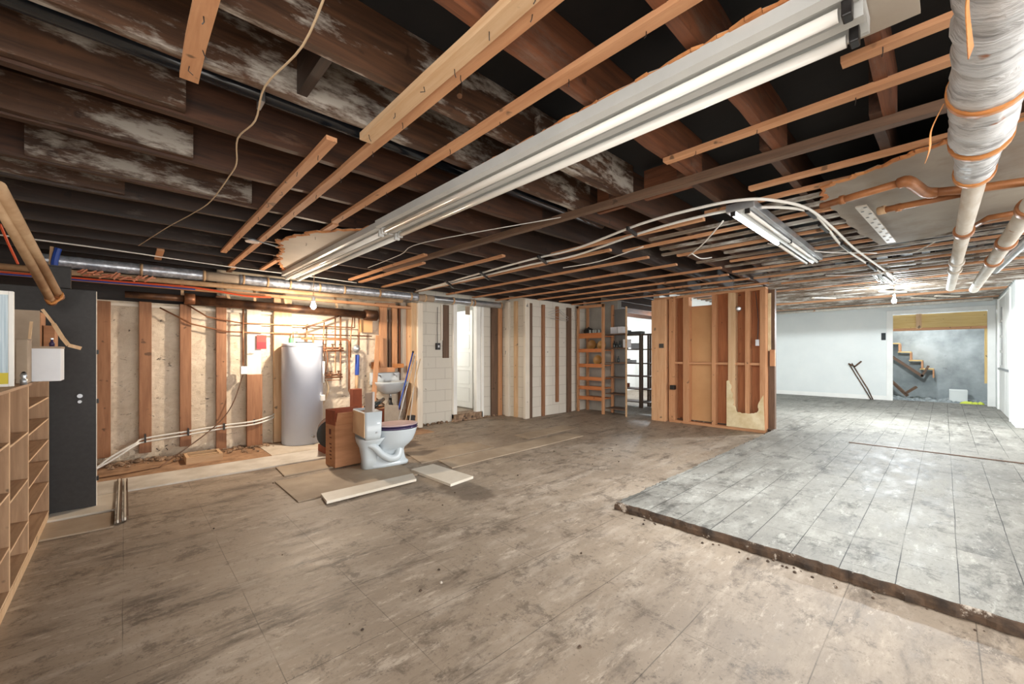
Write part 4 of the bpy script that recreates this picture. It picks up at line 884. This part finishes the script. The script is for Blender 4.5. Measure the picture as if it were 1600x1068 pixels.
for i, (y_, z_, wy, h, m, l) in enumerate(((5.05, 1.372, .2, .14, 'paper', 'white box on the second shelf of the steel rack'), (5.42, 1.042, .26, .10, 'black', 'black bundle on the middle of the steel rack'), (5.2, 1.042, .16, .07, 'paper', 'small white box on the middle of the steel rack'), (5.4, .442, .2, .1, 'cardred', 'red-brown box low on the steel rack'), (5.4, 1.722, .28, .11, 'black', 'dark folded things on top of the steel rack'), (5.05, 1.722, .3, .07, 'greypanel', 'grey parcel on top of the steel rack'), (5.45, 1.372, .22, .16, 'black', 'dark box on the second shelf of the steel rack'))):
    carton(8.9, y_, z_, .2, wy, h, m, l)
carton(7.45, 4.70, 1.67, .2, .16, .14, 'paper', 'white box at left on the top grey shelf'); carton(7.40, 4.52, 1.67, .2, .11, .14, 'paper', 'smaller white box at right on the top grey shelf')
carton(7.40, 4.42, 1.38, .16, .09, .17, 'paper', 'white carton on the second grey shelf')
def pot(name, p, r, h, m, label, cat, group=None, knob=True):
    t = thing(name, label, cat, p, group)
    MB().lathe([(r*.55, 0), (r*.9, h*.25), (r, h*.6), (r*.92, h), (r*.86, h), (r*.8, h*.4), (.01, h*.2)], p, 20).build('body', m, t, smooth=True)
    if knob: MB().lathe([(r*.93, h), (r*.6, h*1.25), (r*.15, h*1.32), (r*.15, h*1.45), (.005, h*1.47)], p, 20).build('lid', m, t, smooth=True)
pot('cooking_pot', (7.42, 5.38, 1.642), .11, .14, 'black', 'black lidded pot on the top orange shelf', 'pot')
for i, y_ in enumerate((5.27, 5.20, 5.13, 5.06)):
    pot('glass_jar', (7.32+.02*(i % 2), y_, 1.642), .024, .13, 'jar', 'small cloudy jar beside the black pot, %s of the row from the left' % ordn[i], 'jar', 'jars on the top orange shelf', False)
def bowl_up(p, r, label):
    t = thing('wooden_bowl', label, 'bowl', p); rings = []
    prof = [(r*.35, .0), (r*.8, r*.25), (r, r*.75), (r*.96, r*.78), (r*.7, r*.3), (.01, r*.1)]
    m_ = MB().lathe(prof, (0, 0, 0), 24); R = Matrix.Rotation(math.radians(-78), 3, 'Y'); vs = [R @ Vector(v) for v in m_.v]; zmin = min(v.z for v in vs)
    m_.v = [tuple(v+Vector(p)-Vector((0, 0, zmin))) for v in vs]; m_.build('bowl', 'bowl', t, smooth=True)
bowl_up((7.52, 5.32, 1.342), .115, 'golden wooden bowl standing on edge, left on the second orange shelf'); bowl_up((7.50, 5.06, 1.342), .105, 'golden wooden bowl standing on edge, right on the second orange shelf')
bowl_up((7.5, 5.15, 1.022), .11, 'wide dull bowl on the third orange shelf')
for i, (y_, z_, h) in enumerate(((4.72, 1.38, .15), (4.66, 1.38, .12), (4.59, 1.38, .14), (4.62, 1.08, .13))):
    t = thing('dark_bottle', 'dark bottle on the %s grey shelf%s' % (('second', 'second', 'second', 'third')[i], (', leftmost of three', ', middle of three', ', rightmost of three', '')[i]), 'bottle', (7.4, y_, z_))
    MB().lathe([(.022, 0), (.026, .01), (.026, h*.6), (.01, h*.78), (.01, h*.92)], (7.4, y_, z_), 14).build('body', 'glassdark', t, smooth=True)
    MB().lathe([(.012, h*.92), (.012, h)], (7.4, y_, z_), 12).build('cap', 'black', t)

# ============================================================ WOODEN PARTITION
t = thing('stud_partition', 'free-standing open stud partition with orange studs and tan backing', 'partition', (7.4, 2.9, 0))
px0, px1 = 7.32, 7.46
ptop = 2.30
B(px0, px1, 1.93, 3.50, .0, .045).build('bottom_plate', 'freshy', t, bevel=.003)
B(px0, px1, 1.93, 3.80, ptop-.03, ptop+.012).build('top_plate', 'freshy', t, bevel=.003)
B(7.26, 7.46, 3.545, 3.82, 0, ptop-.03).build('wide_post', wood('wide_knotty_post', srgb(232, 188, 146), srgb(206, 148, 104), 2), t, bevel=.006)
for (a, b, m) in ((1045, 1054, 'freshz'), (1067, 1076, 'freshz'), (1112, 1117.5, 'freshz'), (1137.5, 1148.5, 'palez'), (1164, 1171, 'freshz'), (1187, 1196, 'freshz')):
    y1 = X(a, 500, px0).y; y0 = X(b, 500, px0).y
    B(px0, px1-.002, y0, y1, .045, ptop-.03).build('stud', m, t, bevel=.003)
yg = lambda p_: X(p_, 500, px0+.02).y
for a, b in ((1054, 1067), (1076, 1112), (1117.5, 1137.5), (1148.5, 1164), (1171, 1187)):
    B(px0+.02, px1-.012, yg(b)+.001, yg(a)-.001, 1.07, 1.11).build('nogging', 'freshy', t, bevel=.002)
BK = B(px1+.002, px1+.016, 2.77, 3.15, .02, 2.10); BD = B(px1+.002, px1+.016, 1.93, 2.77, .02, 2.28); BD.box(px1+.002, px1+.016, 3.15, 3.55, .02, 2.28); BD.build('dark_backing_board', wood('red_brown_backing', srgb(186, 120, 76), srgb(152, 92, 56), 2), t); BK.build('backing_board', 'tan', t)
B(px1-.02, px1+.0, 2.77, 3.15, 2.085, 2.11).build('gap_sill', 'freshy', t)
dw = [(2.50, .05), (2.50, .80)]+jag((2.47, .82), (2.43, .74), 3, .01)+jag((2.43, .74), (2.40, .42), 9, .016)+jag((2.40, .42), (2.33, .30), 5, .012)+jag((2.33, .30), (2.12, .29), 7, .012)+jag((2.12, .29), (2.03, .34), 4, .012)+jag((2.03, .34), (2.02, .52), 5, .012)+[(1.96, .60), (1.94, .05)]
MB().prismx(dw, px0-.014, px0-.002).build('drywall_remnant', 'drywall', t)
B(7.465, 7.55, 1.84, 1.93, .06, 2.28).build('end_stud', 'greyz', t, bevel=.003)
B(7.44, 7.464, 1.89, 1.93, 1.30, 2.22).build('plaster_edge', 'drywall', t)
B(7.43, 7.464, 1.83, 1.90, 1.06, 1.32).build('patch_board', 'freshz', t)
MB().box(px0-.02, px1, 1.80, 2.0, -.0, .03)
for i, (px, py, l) in enumerate(((1033, 540, 'upper'), (1050, 605, 'lower'))):
    c = X(px, py, 7.24)
    o = B(7.235, 7.26 if i == 0 else px0, c.y-.04, c.y+.04, c.z-.04, c.z+.04).build('junction_box', 'black', t, bevel=.003)
c = X(1152, 482, px0-.02)
MB().lathe([(.008, -.045), (.04, -.02), (.045, .02), (.01, .045)], (px0+.04, c.y, c.z), 12).build('lamp_socket', 'steel', t)
c = X(1183, 535, px0)
B(px0, px0+.03, c.y-.025, c.y+.025, c.z-.05, c.z+.05).build('outlet', 'paper', t, bevel=.003)
T([(px0+.03, c.y, c.z+.05), (px0+.03, c.y-.01, 1.8), (px0+.03, c.y+.03, 2.25)], .005, n=6).build('wire', 'black', t)

# ============================================================ FAR ROOM DETAILS
t = thing('capped_pipes', 'pair of old capped pipes leaning on the far white wall', 'pipes', (14.2, 1.5, .06))
for k in range(2):
    T([X(1326+k*5, 567, 14.24), X(1339+k*5, 588, 14.24), X(1351+k*5, 607, 14.24), X(1361+k*3, 624, 14.22)], .012, n=8).build('pipe_run', 'iron', t, smooth=True)
T([X(1326, 568, 14.2), X(1336, 572, 14.2), X(1346, 564, 14.2)], .02, n=8).build('valve', 'iron', t)
a = X(1377, 520, 14.29); b = X(1384, 531, 14.29)
one(B(14.28, 14.3, b.y, a.y, b.z, a.z), 'switch_plate', 'glassdark', 'dark switch plate on the far white wall', 'switch', bevel=.002)
t = thing('lumber_header', 'yellow lumber header across the top of the stairwell opening', 'beam', (14.36, .1, 1.8))
B(14.32, 14.42, -.68, .90, 1.90, 2.24).build('beam', 'yellowy', t, bevel=.005); B(14.31, 14.45, -.68, .90, 1.84, 1.90).build('under_plate', 'freshy', t, bevel=.003)
B(14.29, 14.32, .38, .48, 1.88, 2.25).build('cleat', 'palez', t)
one(B(14.32, 14.40, -.72, -.64, .58, 1.84), 'lumber_post', 'yellowz', 'short yellow post hanging at the right of the stairwell opening', 'post', bevel=.003)
t = thing('stairs', 'broken wooden stair flight hanging in the stairwell opening', 'stairs', (16.0, .8, .6))
st0 = X(1395, 548, 15.9); 
for k in range(4):
    a = X(1387+17*k, 536+13*k, 15.9); 
    B(15.6, 16.25, a.y-.26, a.y-.0, a.z-.03, a.z+.0).build('tread', 'yellowy', t, bevel=.002)
    B(15.6, 16.25, a.y-.27, a.y-.24, a.z-.24, a.z-.03).build('riser', 'freshy', t)
MB().beam(X(1380, 548, 15.58), X(1442, 588, 15.58), .04, .07).build('stringer', 'greyy', t)
MB().beam(X(1440, 588, 15.58), X(1451, 571, 15.58), .04, .05).build('end_piece', 'greyy', t)
one(MB().beam(X(1382, 585, 15.2), X(1418, 618, 15.0), .06, .06), 'fallen_board', 'greyy', 'dark fallen board leaning in the stairwell', 'board')
one(MB().beam(X(1415, 614, 14.9), X(1432, 604, 15.0), .06, .05), 'fallen_board', 'greyy', 'short splintered board on the stairwell floor', 'board')
a = X(1483, 603, 15.4); b = X(1512, 623, 15.4)
one(B(15.3, 15.7, b.y, a.y, .041, .34), 'concrete_block', 'wallwhite', 'whitish rectangular block on the stairwell floor', 'block', bevel=.01)
m_ = MB()
for k in range(6): 
    r = random.uniform(.05, .12); m_.lathe([(r, 0), (r*.8, .04), (r*.2, .07)], (14.75+random.uniform(-.08, .08), -.48+random.uniform(-.13, .13), .042), 9)
one(m_, 'crumpled_cloth', 'lime', 'crumpled lime yellow cloth in the stairwell corner', 'cloth')
m_ = MB()
for k in range(160):
    r = random.uniform(.015, .06); m_.lathe([(r, -.02), (r*.9, r*.4), (r*.2, r*.7)], (random.uniform(14.7, 16.2), random.uniform(-.75, 1.6), .05), 6)
m_.build('stairwell_rubble', 'concrete', kind='stuff', label='loose dark rubble over the stairwell floor', category='rubble')

# ============================================================ LEFT FOREGROUND
t = thing('charcoal_panel', 'tall charcoal painted door panel standing behind the plywood shelves', 'panel', (-.6, 4.77, 0))
B(-1.05, -.17, 4.75, 4.785, .005, 1.765).build('slab', 'board', t, bevel=.002)
B(-.171, -.166, 4.752, 4.783, .005, 1.76).build('pale_edge', 'whitewoodz', t)
c = Y(125, 622, 4.75)
T([(c.x, 4.75, c.z+.02), (c.x, 4.73, c.z+.02)], .016, n=14).build('knob_hole', 'steel', t); T([(c.x, 4.75, c.z-.025), (c.x, 4.72, c.z-.025)], .012, n=12).build('latch', 'steel', t)
for z_ in (.22, .85, 1.25): B(-.168, -.155, 4.75, 4.78, z_, z_+.035).build('hinge', 'black', t)
t = thing('dark_box', 'small dark box on top of the charcoal panel', 'box', (-.35, 4.77, 1.766)); B(-.44, -.31, 4.74, 4.80, 1.767, 1.93).build('body', 'board', t, bevel=.003); B(-.442, -.308, 4.738, 4.802, 1.93, 1.94).build('lid', 'board', t)
t = thing('pigeonhole_shelf', 'low plywood pigeonhole shelving unit at the left edge', 'shelf unit', (-.6, 3.2, 0))
fxp = -.42; bk = -.80; th = .012
for i, y_ in enumerate((1.55, 2.1, 2.65, 3.21, 3.76, 4.66)):
    B(bk, fxp, y_-th/2, y_+th/2, .0, 1.06).build('divider', 'plyz', t)
B(bk-.01, bk, 1.55, 4.66, 0, 1.06).build('back_panel', 'plyz', t)
B(bk-.01, fxp+.004, 1.54, 4.67, 1.06, 1.075).build('top_board', 'plyy', t)
B(fxp-.012, fxp+.002, 1.55, 4.66, .0, .055).build('plinth', 'palez', t)
for (ya, yb, zz) in ((3.76, 4.66, (.06, .28, .44, .60, .76, .92)), (3.21, 3.76, (.06, .25, .50, .78)), (2.65, 3.21, (.06, .28, .55, .80)), (2.1, 2.65, (.06, .3, .56, .82)), (1.55, 2.1, (.06, .3, .56, .82))):
    for z_ in zz: B(bk, fxp, ya+th/2, yb-th/2, z_, z_+.010).build('shelf_board', 'plyy', t); 
pe = mat('pale_ply_edge', srgb(224, 190, 152), srgb(208, 170, 130), 6, .7, 0)
for y_ in (2.65, 3.21, 3.76, 4.66): B(fxp, fxp+.0025, y_-th/2, y_+th/2, .056, 1.058).build('divider_edge', pe, t)
for (ya, yb, zz) in ((3.76, 4.66, (.06, .28, .44, .60, .76, .92)), (3.21, 3.76, (.06, .25, .50, .78)), (2.65, 3.21, (.06, .28, .55, .80))):
    for z_ in zz: B(fxp, fxp+.0022, ya+th/2, yb-th/2, z_, z_+.010).build('shelf_edge', pe, t)
# things on top
a = Y(45, 540, 3.95); b = Y(95, 590, 3.95)
t = thing('white_box', 'white open-flapped carton on top of the plywood shelves', 'box', ((a.x+b.x)/2, 4.05, 1.075)); x0, x1 = a.x, b.x
B(x0, x1, 3.95, 4.16, 1.076, 1.29).build('body', 'paper', t, bevel=.003)
B(x0-.002, x1+.002, 3.948, 4.162, 1.286, 1.30).build('flap', 'cardgrey', t)
t = thing('cardboard_box', 'grey-brown cardboard box behind the white carton on the shelves', 'box', (-.55, 4.4, 1.075))
c = Y(62, 485, 4.35)
B(-.80, c.x, 4.35, 4.62, 1.076, 1.27).build('body', 'cardgrey', t, bevel=.003); B(-.80, c.x-.0, 4.352, 4.36, 1.27, c.z).build('flap', 'cardgrey', t); B(c.x-.004, c.x+.004, 4.36, 4.6, 1.27, c.z-.01).build('flap', 'card', t)
t = thing('cardboard_box', 'brown cardboard box at the right behind the white carton', 'box', (-.42, 4.4, 1.075)); c2 = Y(86, 510, 4.42)
B(c.x+.01, c2.x, 4.42, 4.60, 1.076, c2.z).build('body', 'card', t, bevel=.003); B(c.x+.008, c2.x+.002, 4.418, 4.602, c2.z, c2.z+.006).build('flap', 'card', t)
t = thing('cardboard_box', 'small upright grey carton in front on the plywood shelves', 'box', (-.5, 3.9, 1.075)); p0 = Y(22, 530, 3.75); p1 = Y(43, 530, 3.75)
B(p0.x+.005, p1.x, 3.75, 3.9, 1.076, p0.z).build('body', 'cardgrey', t, bevel=.003); B(p0.x+.003, p1.x+.002, 3.748, 3.902, p0.z, p0.z+.006).build('flap', 'cardgrey', t)
# boxed light diffuser leaning at the far left
p0 = Y(-60, 455, 3.45); p1 = Y(21, 455, 3.45); zt = p1.z; 
t = thing('framed_pane', 'white-framed ribbed glass panel with yellow foot at the left edge', 'panel', ((p0.x+p1.x)/2, 3.45, 1.075))
B(p0.x, p1.x-.015, 3.455, 3.475, 1.15, zt-.02).build('ribbed_pane', mat('pale_blue_ribbed', srgb(196, 214, 224), srgb(150, 176, 192), 3, .25, .2, (60, 1, 1)), t)
B(p0.x, p1.x-.015, 3.452, 3.478, 1.09, 1.15).build('yellow_foot', mat('yellow_label', srgb(206, 190, 60), None, 3, .6, 0), t)
B(p1.x-.018, p1.x, 3.45, 3.48, 1.076, zt).build('frame', 'white', t, bevel=.002); B(p0.x, p1.x-.018, 3.45, 3.48, zt-.02, zt).build('frame', 'white', t); B(p0.x, p1.x-.018, 3.45, 3.48, 1.076, 1.09).build('frame', 'white', t)
p = Y(37, 582, 3.6)
t = thing('small_lamp_part', 'small shiny steel canister on the shelf top', 'canister', (p.x, 3.6, 1.075)); MB().lathe([(.014, 0), (.014, .03), (.008, .035), (.015, .05), (.010, .065)], (p.x, 3.6, 1.076), 14).build('body', 'steel', t, smooth=True); MB().lathe([(.011, .066), (.004, .075)], (p.x, 3.6, 1.076), 12).build('cap', 'black', t)
def stick(pts, w_, l):
    pp = [Y(*q[:2], q[2]) for q in pts]; m_ = MB()
    for i in range(len(pp)-1): m_.beam(pp[i], pp[i+1], w_*(1 if i else .7), .012, up=(0, 1, 0))
    return one(m_, 'wood_splinter', 'palez', l, 'splinter')
stick(((66, 483, 4.0), (84, 506, 4.0), (98, 528, 3.95), (107, 539, 3.93), (127, 544, 3.93)), .022, 'long forked wood splinter sticking out over the charcoal panel')
stick(((49, 502, 3.92), (46, 530, 3.93), (44, 560, 3.93), (43, 592, 3.9)), .018, 'upright wood splinter beside the white carton')
t = thing('bottle_trio', 'small dark violet spray bottle on the brown box', 'bottle', (-.37, 4.3, 1.30)); p = Y(88, 535, 4.30)
MB().lathe([(.012, 0), (.014, .02), (.006, .035), (.006, .045)], (p.x, 4.06, 1.301), 12).build('body', 'seatrim', t, smooth=True); MB().lathe([(.008, .045), (.008, .055)], (p.x, 4.06, 1.301), 10).build('cap', 'steel', t)
# paired beige pipes
for k, (a, b, l) in enumerate((((-20, 285), (80, 470), 'left'), ((-2, 290), (92, 462), 'right'))):
    A_ = Y(*a, 2.9); B_ = Y(*b, 4.45); t = thing('beige_pipe', '%s of two beige wrapped pipes slanting at the left edge' % l, 'pipe', tuple(B_), 'paired beige pipes')
    T([A_, B_], .024, n=14).build('pipe_run', 'pipewrap', t, smooth=True)
    d = (B_-A_).normalized(); T([B_-d*.05, B_+d*.02], .029, n=14).build('end_cap', 'brownpipe', t, smooth=True)
c = Y(88, 462, 4.42)
one(T([Y(72, 466, 4.38), Y(80, 474, 4.36), Y(95, 466, 4.36), Y(97, 458, 4.4)], .008, n=8, smooth=4), 'pipe_tie', 'tape', 'tan tie looped round the two beige pipe ends', 'tie')
one(T([Y(91, 388, 6.04), Y(85, 410, 6.04), Y(87, 432, 6.04), Y(95, 452, 6.04)], .026, n=8, smooth=4), 'blue_strap', 'blue', 'bright blue bent strap hanging behind the beige pipes', 'strap')
one(MB().beam(Y(81, 385, 6.07), Y(78, 425, 6.07), .024, .015, up=(0, 1, 0)), 'wood_scrap', 'palez', 'yellowish wood sliver beside the blue strap', 'wood scrap')
one(T([Y(0, 350, 4.6), Y(12, 378, 4.7), Y(28, 412, 4.8)], .008, n=6), 'red_cable', 'orangecable', 'red cable behind the beige pipes at the left edge', 'cable')

# ============================================================ TOILET AND BOXES
t = thing('toilet', 'old white toilet without tank lid standing loose on the floor sheet', 'toilet', (0, 0, 0))
def ell(cx, rx, ry, z, n=32, p=2.0, front=0):
    out = []
    for k in range(n):
        a = 2*math.pi*k/n; c, s_ = math.cos(a), math.sin(a); q = (abs(c)**p+abs(s_)**p)**(-1/p)
        out.append((cx+rx*c*q*(1+front*max(0, c)), ry*s_*q, z))
    return out
# pedestal and bowl in one skin (local +x is the front)
MB().loft([ell(-.02, .235, .105, 0, p=3.2), ell(-.02, .235, .105, .03, p=3.2), ell(-.025, .215, .085, .05, p=3), ell(-.02, .195, .062, .10, p=3.4), ell(-.02, .19, .060, .155, p=3.2), ell(.02, .165, .095, .185, p=2.4), ell(.06, .175, .135, .22), ell(.075, .205, .16, .27), ell(.08, .228, .172, .33), ell(.085, .238, .18, .385), ell(.085, .242, .183, .40), ell(.11, .20, .14, .40), ell(.10, .15, .11, .33), ell(.08, .06, .05, .25)]).build('bowl', 'porc', t, smooth=True)
MB().loft([ell(-.22, .085, .085, 0, p=3), ell(-.22, .08, .08, .10, p=3), ell(-.23, .09, .09, .22, p=3), ell(-.22, .13, .13, .29, p=3.5), ell(-.21, .14, .16, .335, p=4)]).build('rear_neck', 'porc', t, smooth=True)
for s in (-1, 1): T([(-.27, .07*s, .27), (-.2, .10*s, .24), (-.12, .11*s, .15), (-.02, .11*s, .09), (.06, .095*s, .10), (.10, .06*s, .17)], [.035, .045], n=14, smooth=5).build('trapway', 'porc', t, smooth=True)
# open tank: outer and inner walls
tw, td, z0, z1 = .215, .095, .335, .63; tx = -.24
def rr4(hx_, hy_, z, r=.03):
    out = []
    for cx_, cy_, a0 in ((1, 1, 0), (-1, 1, 90), (-1, -1, 180), (1, -1, 270)):
        for k in range(5):
            a = math.radians(a0+22.5*k); out.append((tx+cx_*(hx_-r)+r*math.cos(a), cy_*(hy_-r)+r*math.sin(a), z))
    return out
MB().loft([rr4(td*.86, tw*.93, z0), rr4(td*.93, tw*.97, z0+.05), rr4(td, tw, z1), rr4(td-.012, tw-.012, z1, .02), rr4(td*.8, tw*.88, z0+.03, .02)]).build('tank', 'porc', t, smooth=True)
B(tx-td-.002, tx-td+.004, -tw*.93, tw*.93, z0+.03, z1-.012).build('tank_back', 'porctan', t)
MB().lathe([(.014, 0), (.014, .012)], (tx+.03, -tw-.004, .40), 12)
T([(tx+.03, -tw*.95, .41), (tx+.03, -tw-.01, .41)], .010, n=12).build('bolt_cap', 'steel', t)
MB().loft([ell(.085, .245, .187, .402), ell(.085, .25, .19, .412), ell(.085, .245, .187, .424), ell(.11, .15, .11, .424), ell(.11, .15, .11, .402)]).build('seat_ring', 'seatrim', t, smooth=True)
MB().loft([ell(.082, .245, .186, .428), ell(.082, .252, .192, .434), ell(.082, .252, .192, .442)]).build('seat_lid_edge', 'seatrim', t, smooth=True)
MB().loft([ell(.082, .252, .192, .443), ell(.082, .245, .186, .452), ell(.082, .21, .155, .458)]).build('seat_lid', 'seat', t, smooth=True)
for s in (-1, 1): T([(-.13, .07*s, .41), (-.13, .07*s, .445)], .014, n=10).build('hinge', 'seatrim', t)
t.location = (2.16, 4.30, .013); t.rotation_euler = (0, 0, math.radians(-6))
t = thing('tank_lid', 'grey-white toilet tank lid standing upright inside the open tank', 'tank lid', (1.93, 4.3, .45))
m_ = MB(); a = Y(563, 612, 4.36); 
m_.beam((1.925, 4.28, .45), (1.955, 4.34, .83), .19, .03, up=(-1, 0, .1)); m_.build('slab', mat('shade_grey_porcelain', srgb(176, 164, 156), srgb(160, 148, 140), 4, .35, .05), t, bevel=.008)  # shade on the lid's face is put into the grey porcelain colour
def open_box(t, x0, x1, y0, y1, z0, z1, m, mi, th=.005):
    m_ = MB(); m_.box(x0, x0+th, y0, y1, z0, z1); m_.box(x1-th, x1, y0, y1, z0, z1); m_.box(x0+th, x1-th, y0, y0+th, z0, z1); m_.box(x0+th, x1-th, y1-th, y1, z0, z1); m_.box(x0+th, x1-th, y0+th, y1-th, z0, z0+th)
    return m_.build('body', m, t)
t = thing('cardboard_carton', 'tall brown cardboard carton standing left of the toilet', 'box', (0, 0, 0))
open_box(t, -.19, .19, -.12, .12, 0, .46, 'card', 'cardred')
MB().beam((-.19, -.12, .46), (-.19, -.10, .60), .005, .24, up=(0, 1, 0))
B(-.192, -.188, -.12, .12, .46, .62).build('flap', 'cardred', t); B(-.19, .19, .117, .121, .46, .62).build('flap', 'cardred', t)
MB().beam((0, -.12, .46), (0, -.17, .60), .37, .005, up=(0, 1, 0)).build('flap', 'card', t)
mp_ = MB()
for z_ in (.08, .12, .16, .20, .24, .31): mp_.box(-.1925, -.1905, -.03, .02+random.uniform(-.02, .02), z_, z_+.014)
mp_.box(-.1925, -.1905, -.02, .03, .35, .41); mp_.build('printing', mat('dark_print', srgb(90, 40, 24), None, 4, .8, 0), t)
t.location = (1.84, 4.68, .013); t.rotation_euler = (0, 0, math.radians(4))
t = thing('tin_drum', 'round dark-rimmed tin drum on its side behind the carton', 'drum', (1.95, 5.3, .0))
T([(1.88, 5.25, .26), (1.98, 5.55, .26)], .17, n=28).build('shell', 'iron', t, smooth=True); T([(1.873, 5.225, .26), (1.88, 5.25, .26)], .178, n=28).build('rim', 'glassdark', t); 
B(1.80, 2.06, 5.28, 5.52, .014, .10).build('cradle', 'cardred', t)
one(MB().beam((2.42, 4.75, .02), (2.48, 4.86, .60), .24, .006, up=(-.3, 1, 0)), 'card_sheet', 'cardgrey', 'grey-brown cardboard sheet standing behind the toilet seat', 'cardboard')
t = thing('brown_carton', 'red-brown carton with dark rolls behind the toilet tank', 'box', (2.35, 5.35, .0)); 
B(2.15, 2.62, 5.15, 5.5, .015, .52).build('body', 'cardred', t, bevel=.004); B(2.145, 2.625, 5.145, 5.505, .521, .53).build('flap', 'card', t)
for i in range(3): one(T([(2.28+.06*i, 5.18, .56+.015*(i % 2)), (2.55+.04*i, 5.4, .58+.02*i)], .026, n=10), 'dark_roll', 'glassdark', 'dark roll lying on the red-brown carton, %s from the left' % ordn[i], 'roll', 'dark rolls on the carton', smooth=True)
one(B(2.12, 2.24, 5.2, 5.3, .535, .80), 'upright_box', 'cardred', 'red-brown upright box behind the tank lid', 'box', bevel=.003)

m_ = MB()
for k in range(26): m_.beam((-.35+.022*k, 6.05+random.uniform(-.02, .02), 2.06+random.uniform(-.02, .03)), (-.30+.022*k, 6.04, 2.09+random.uniform(-.04, .03)), .03, .012)
one(m_, 'crumpled_insulation', mat('pink_insulation', srgb(224, 160, 126), srgb(196, 120, 92), 14, .9, .6), 'crumpled pinkish insulation under the left end of the silver duct', 'insulation')
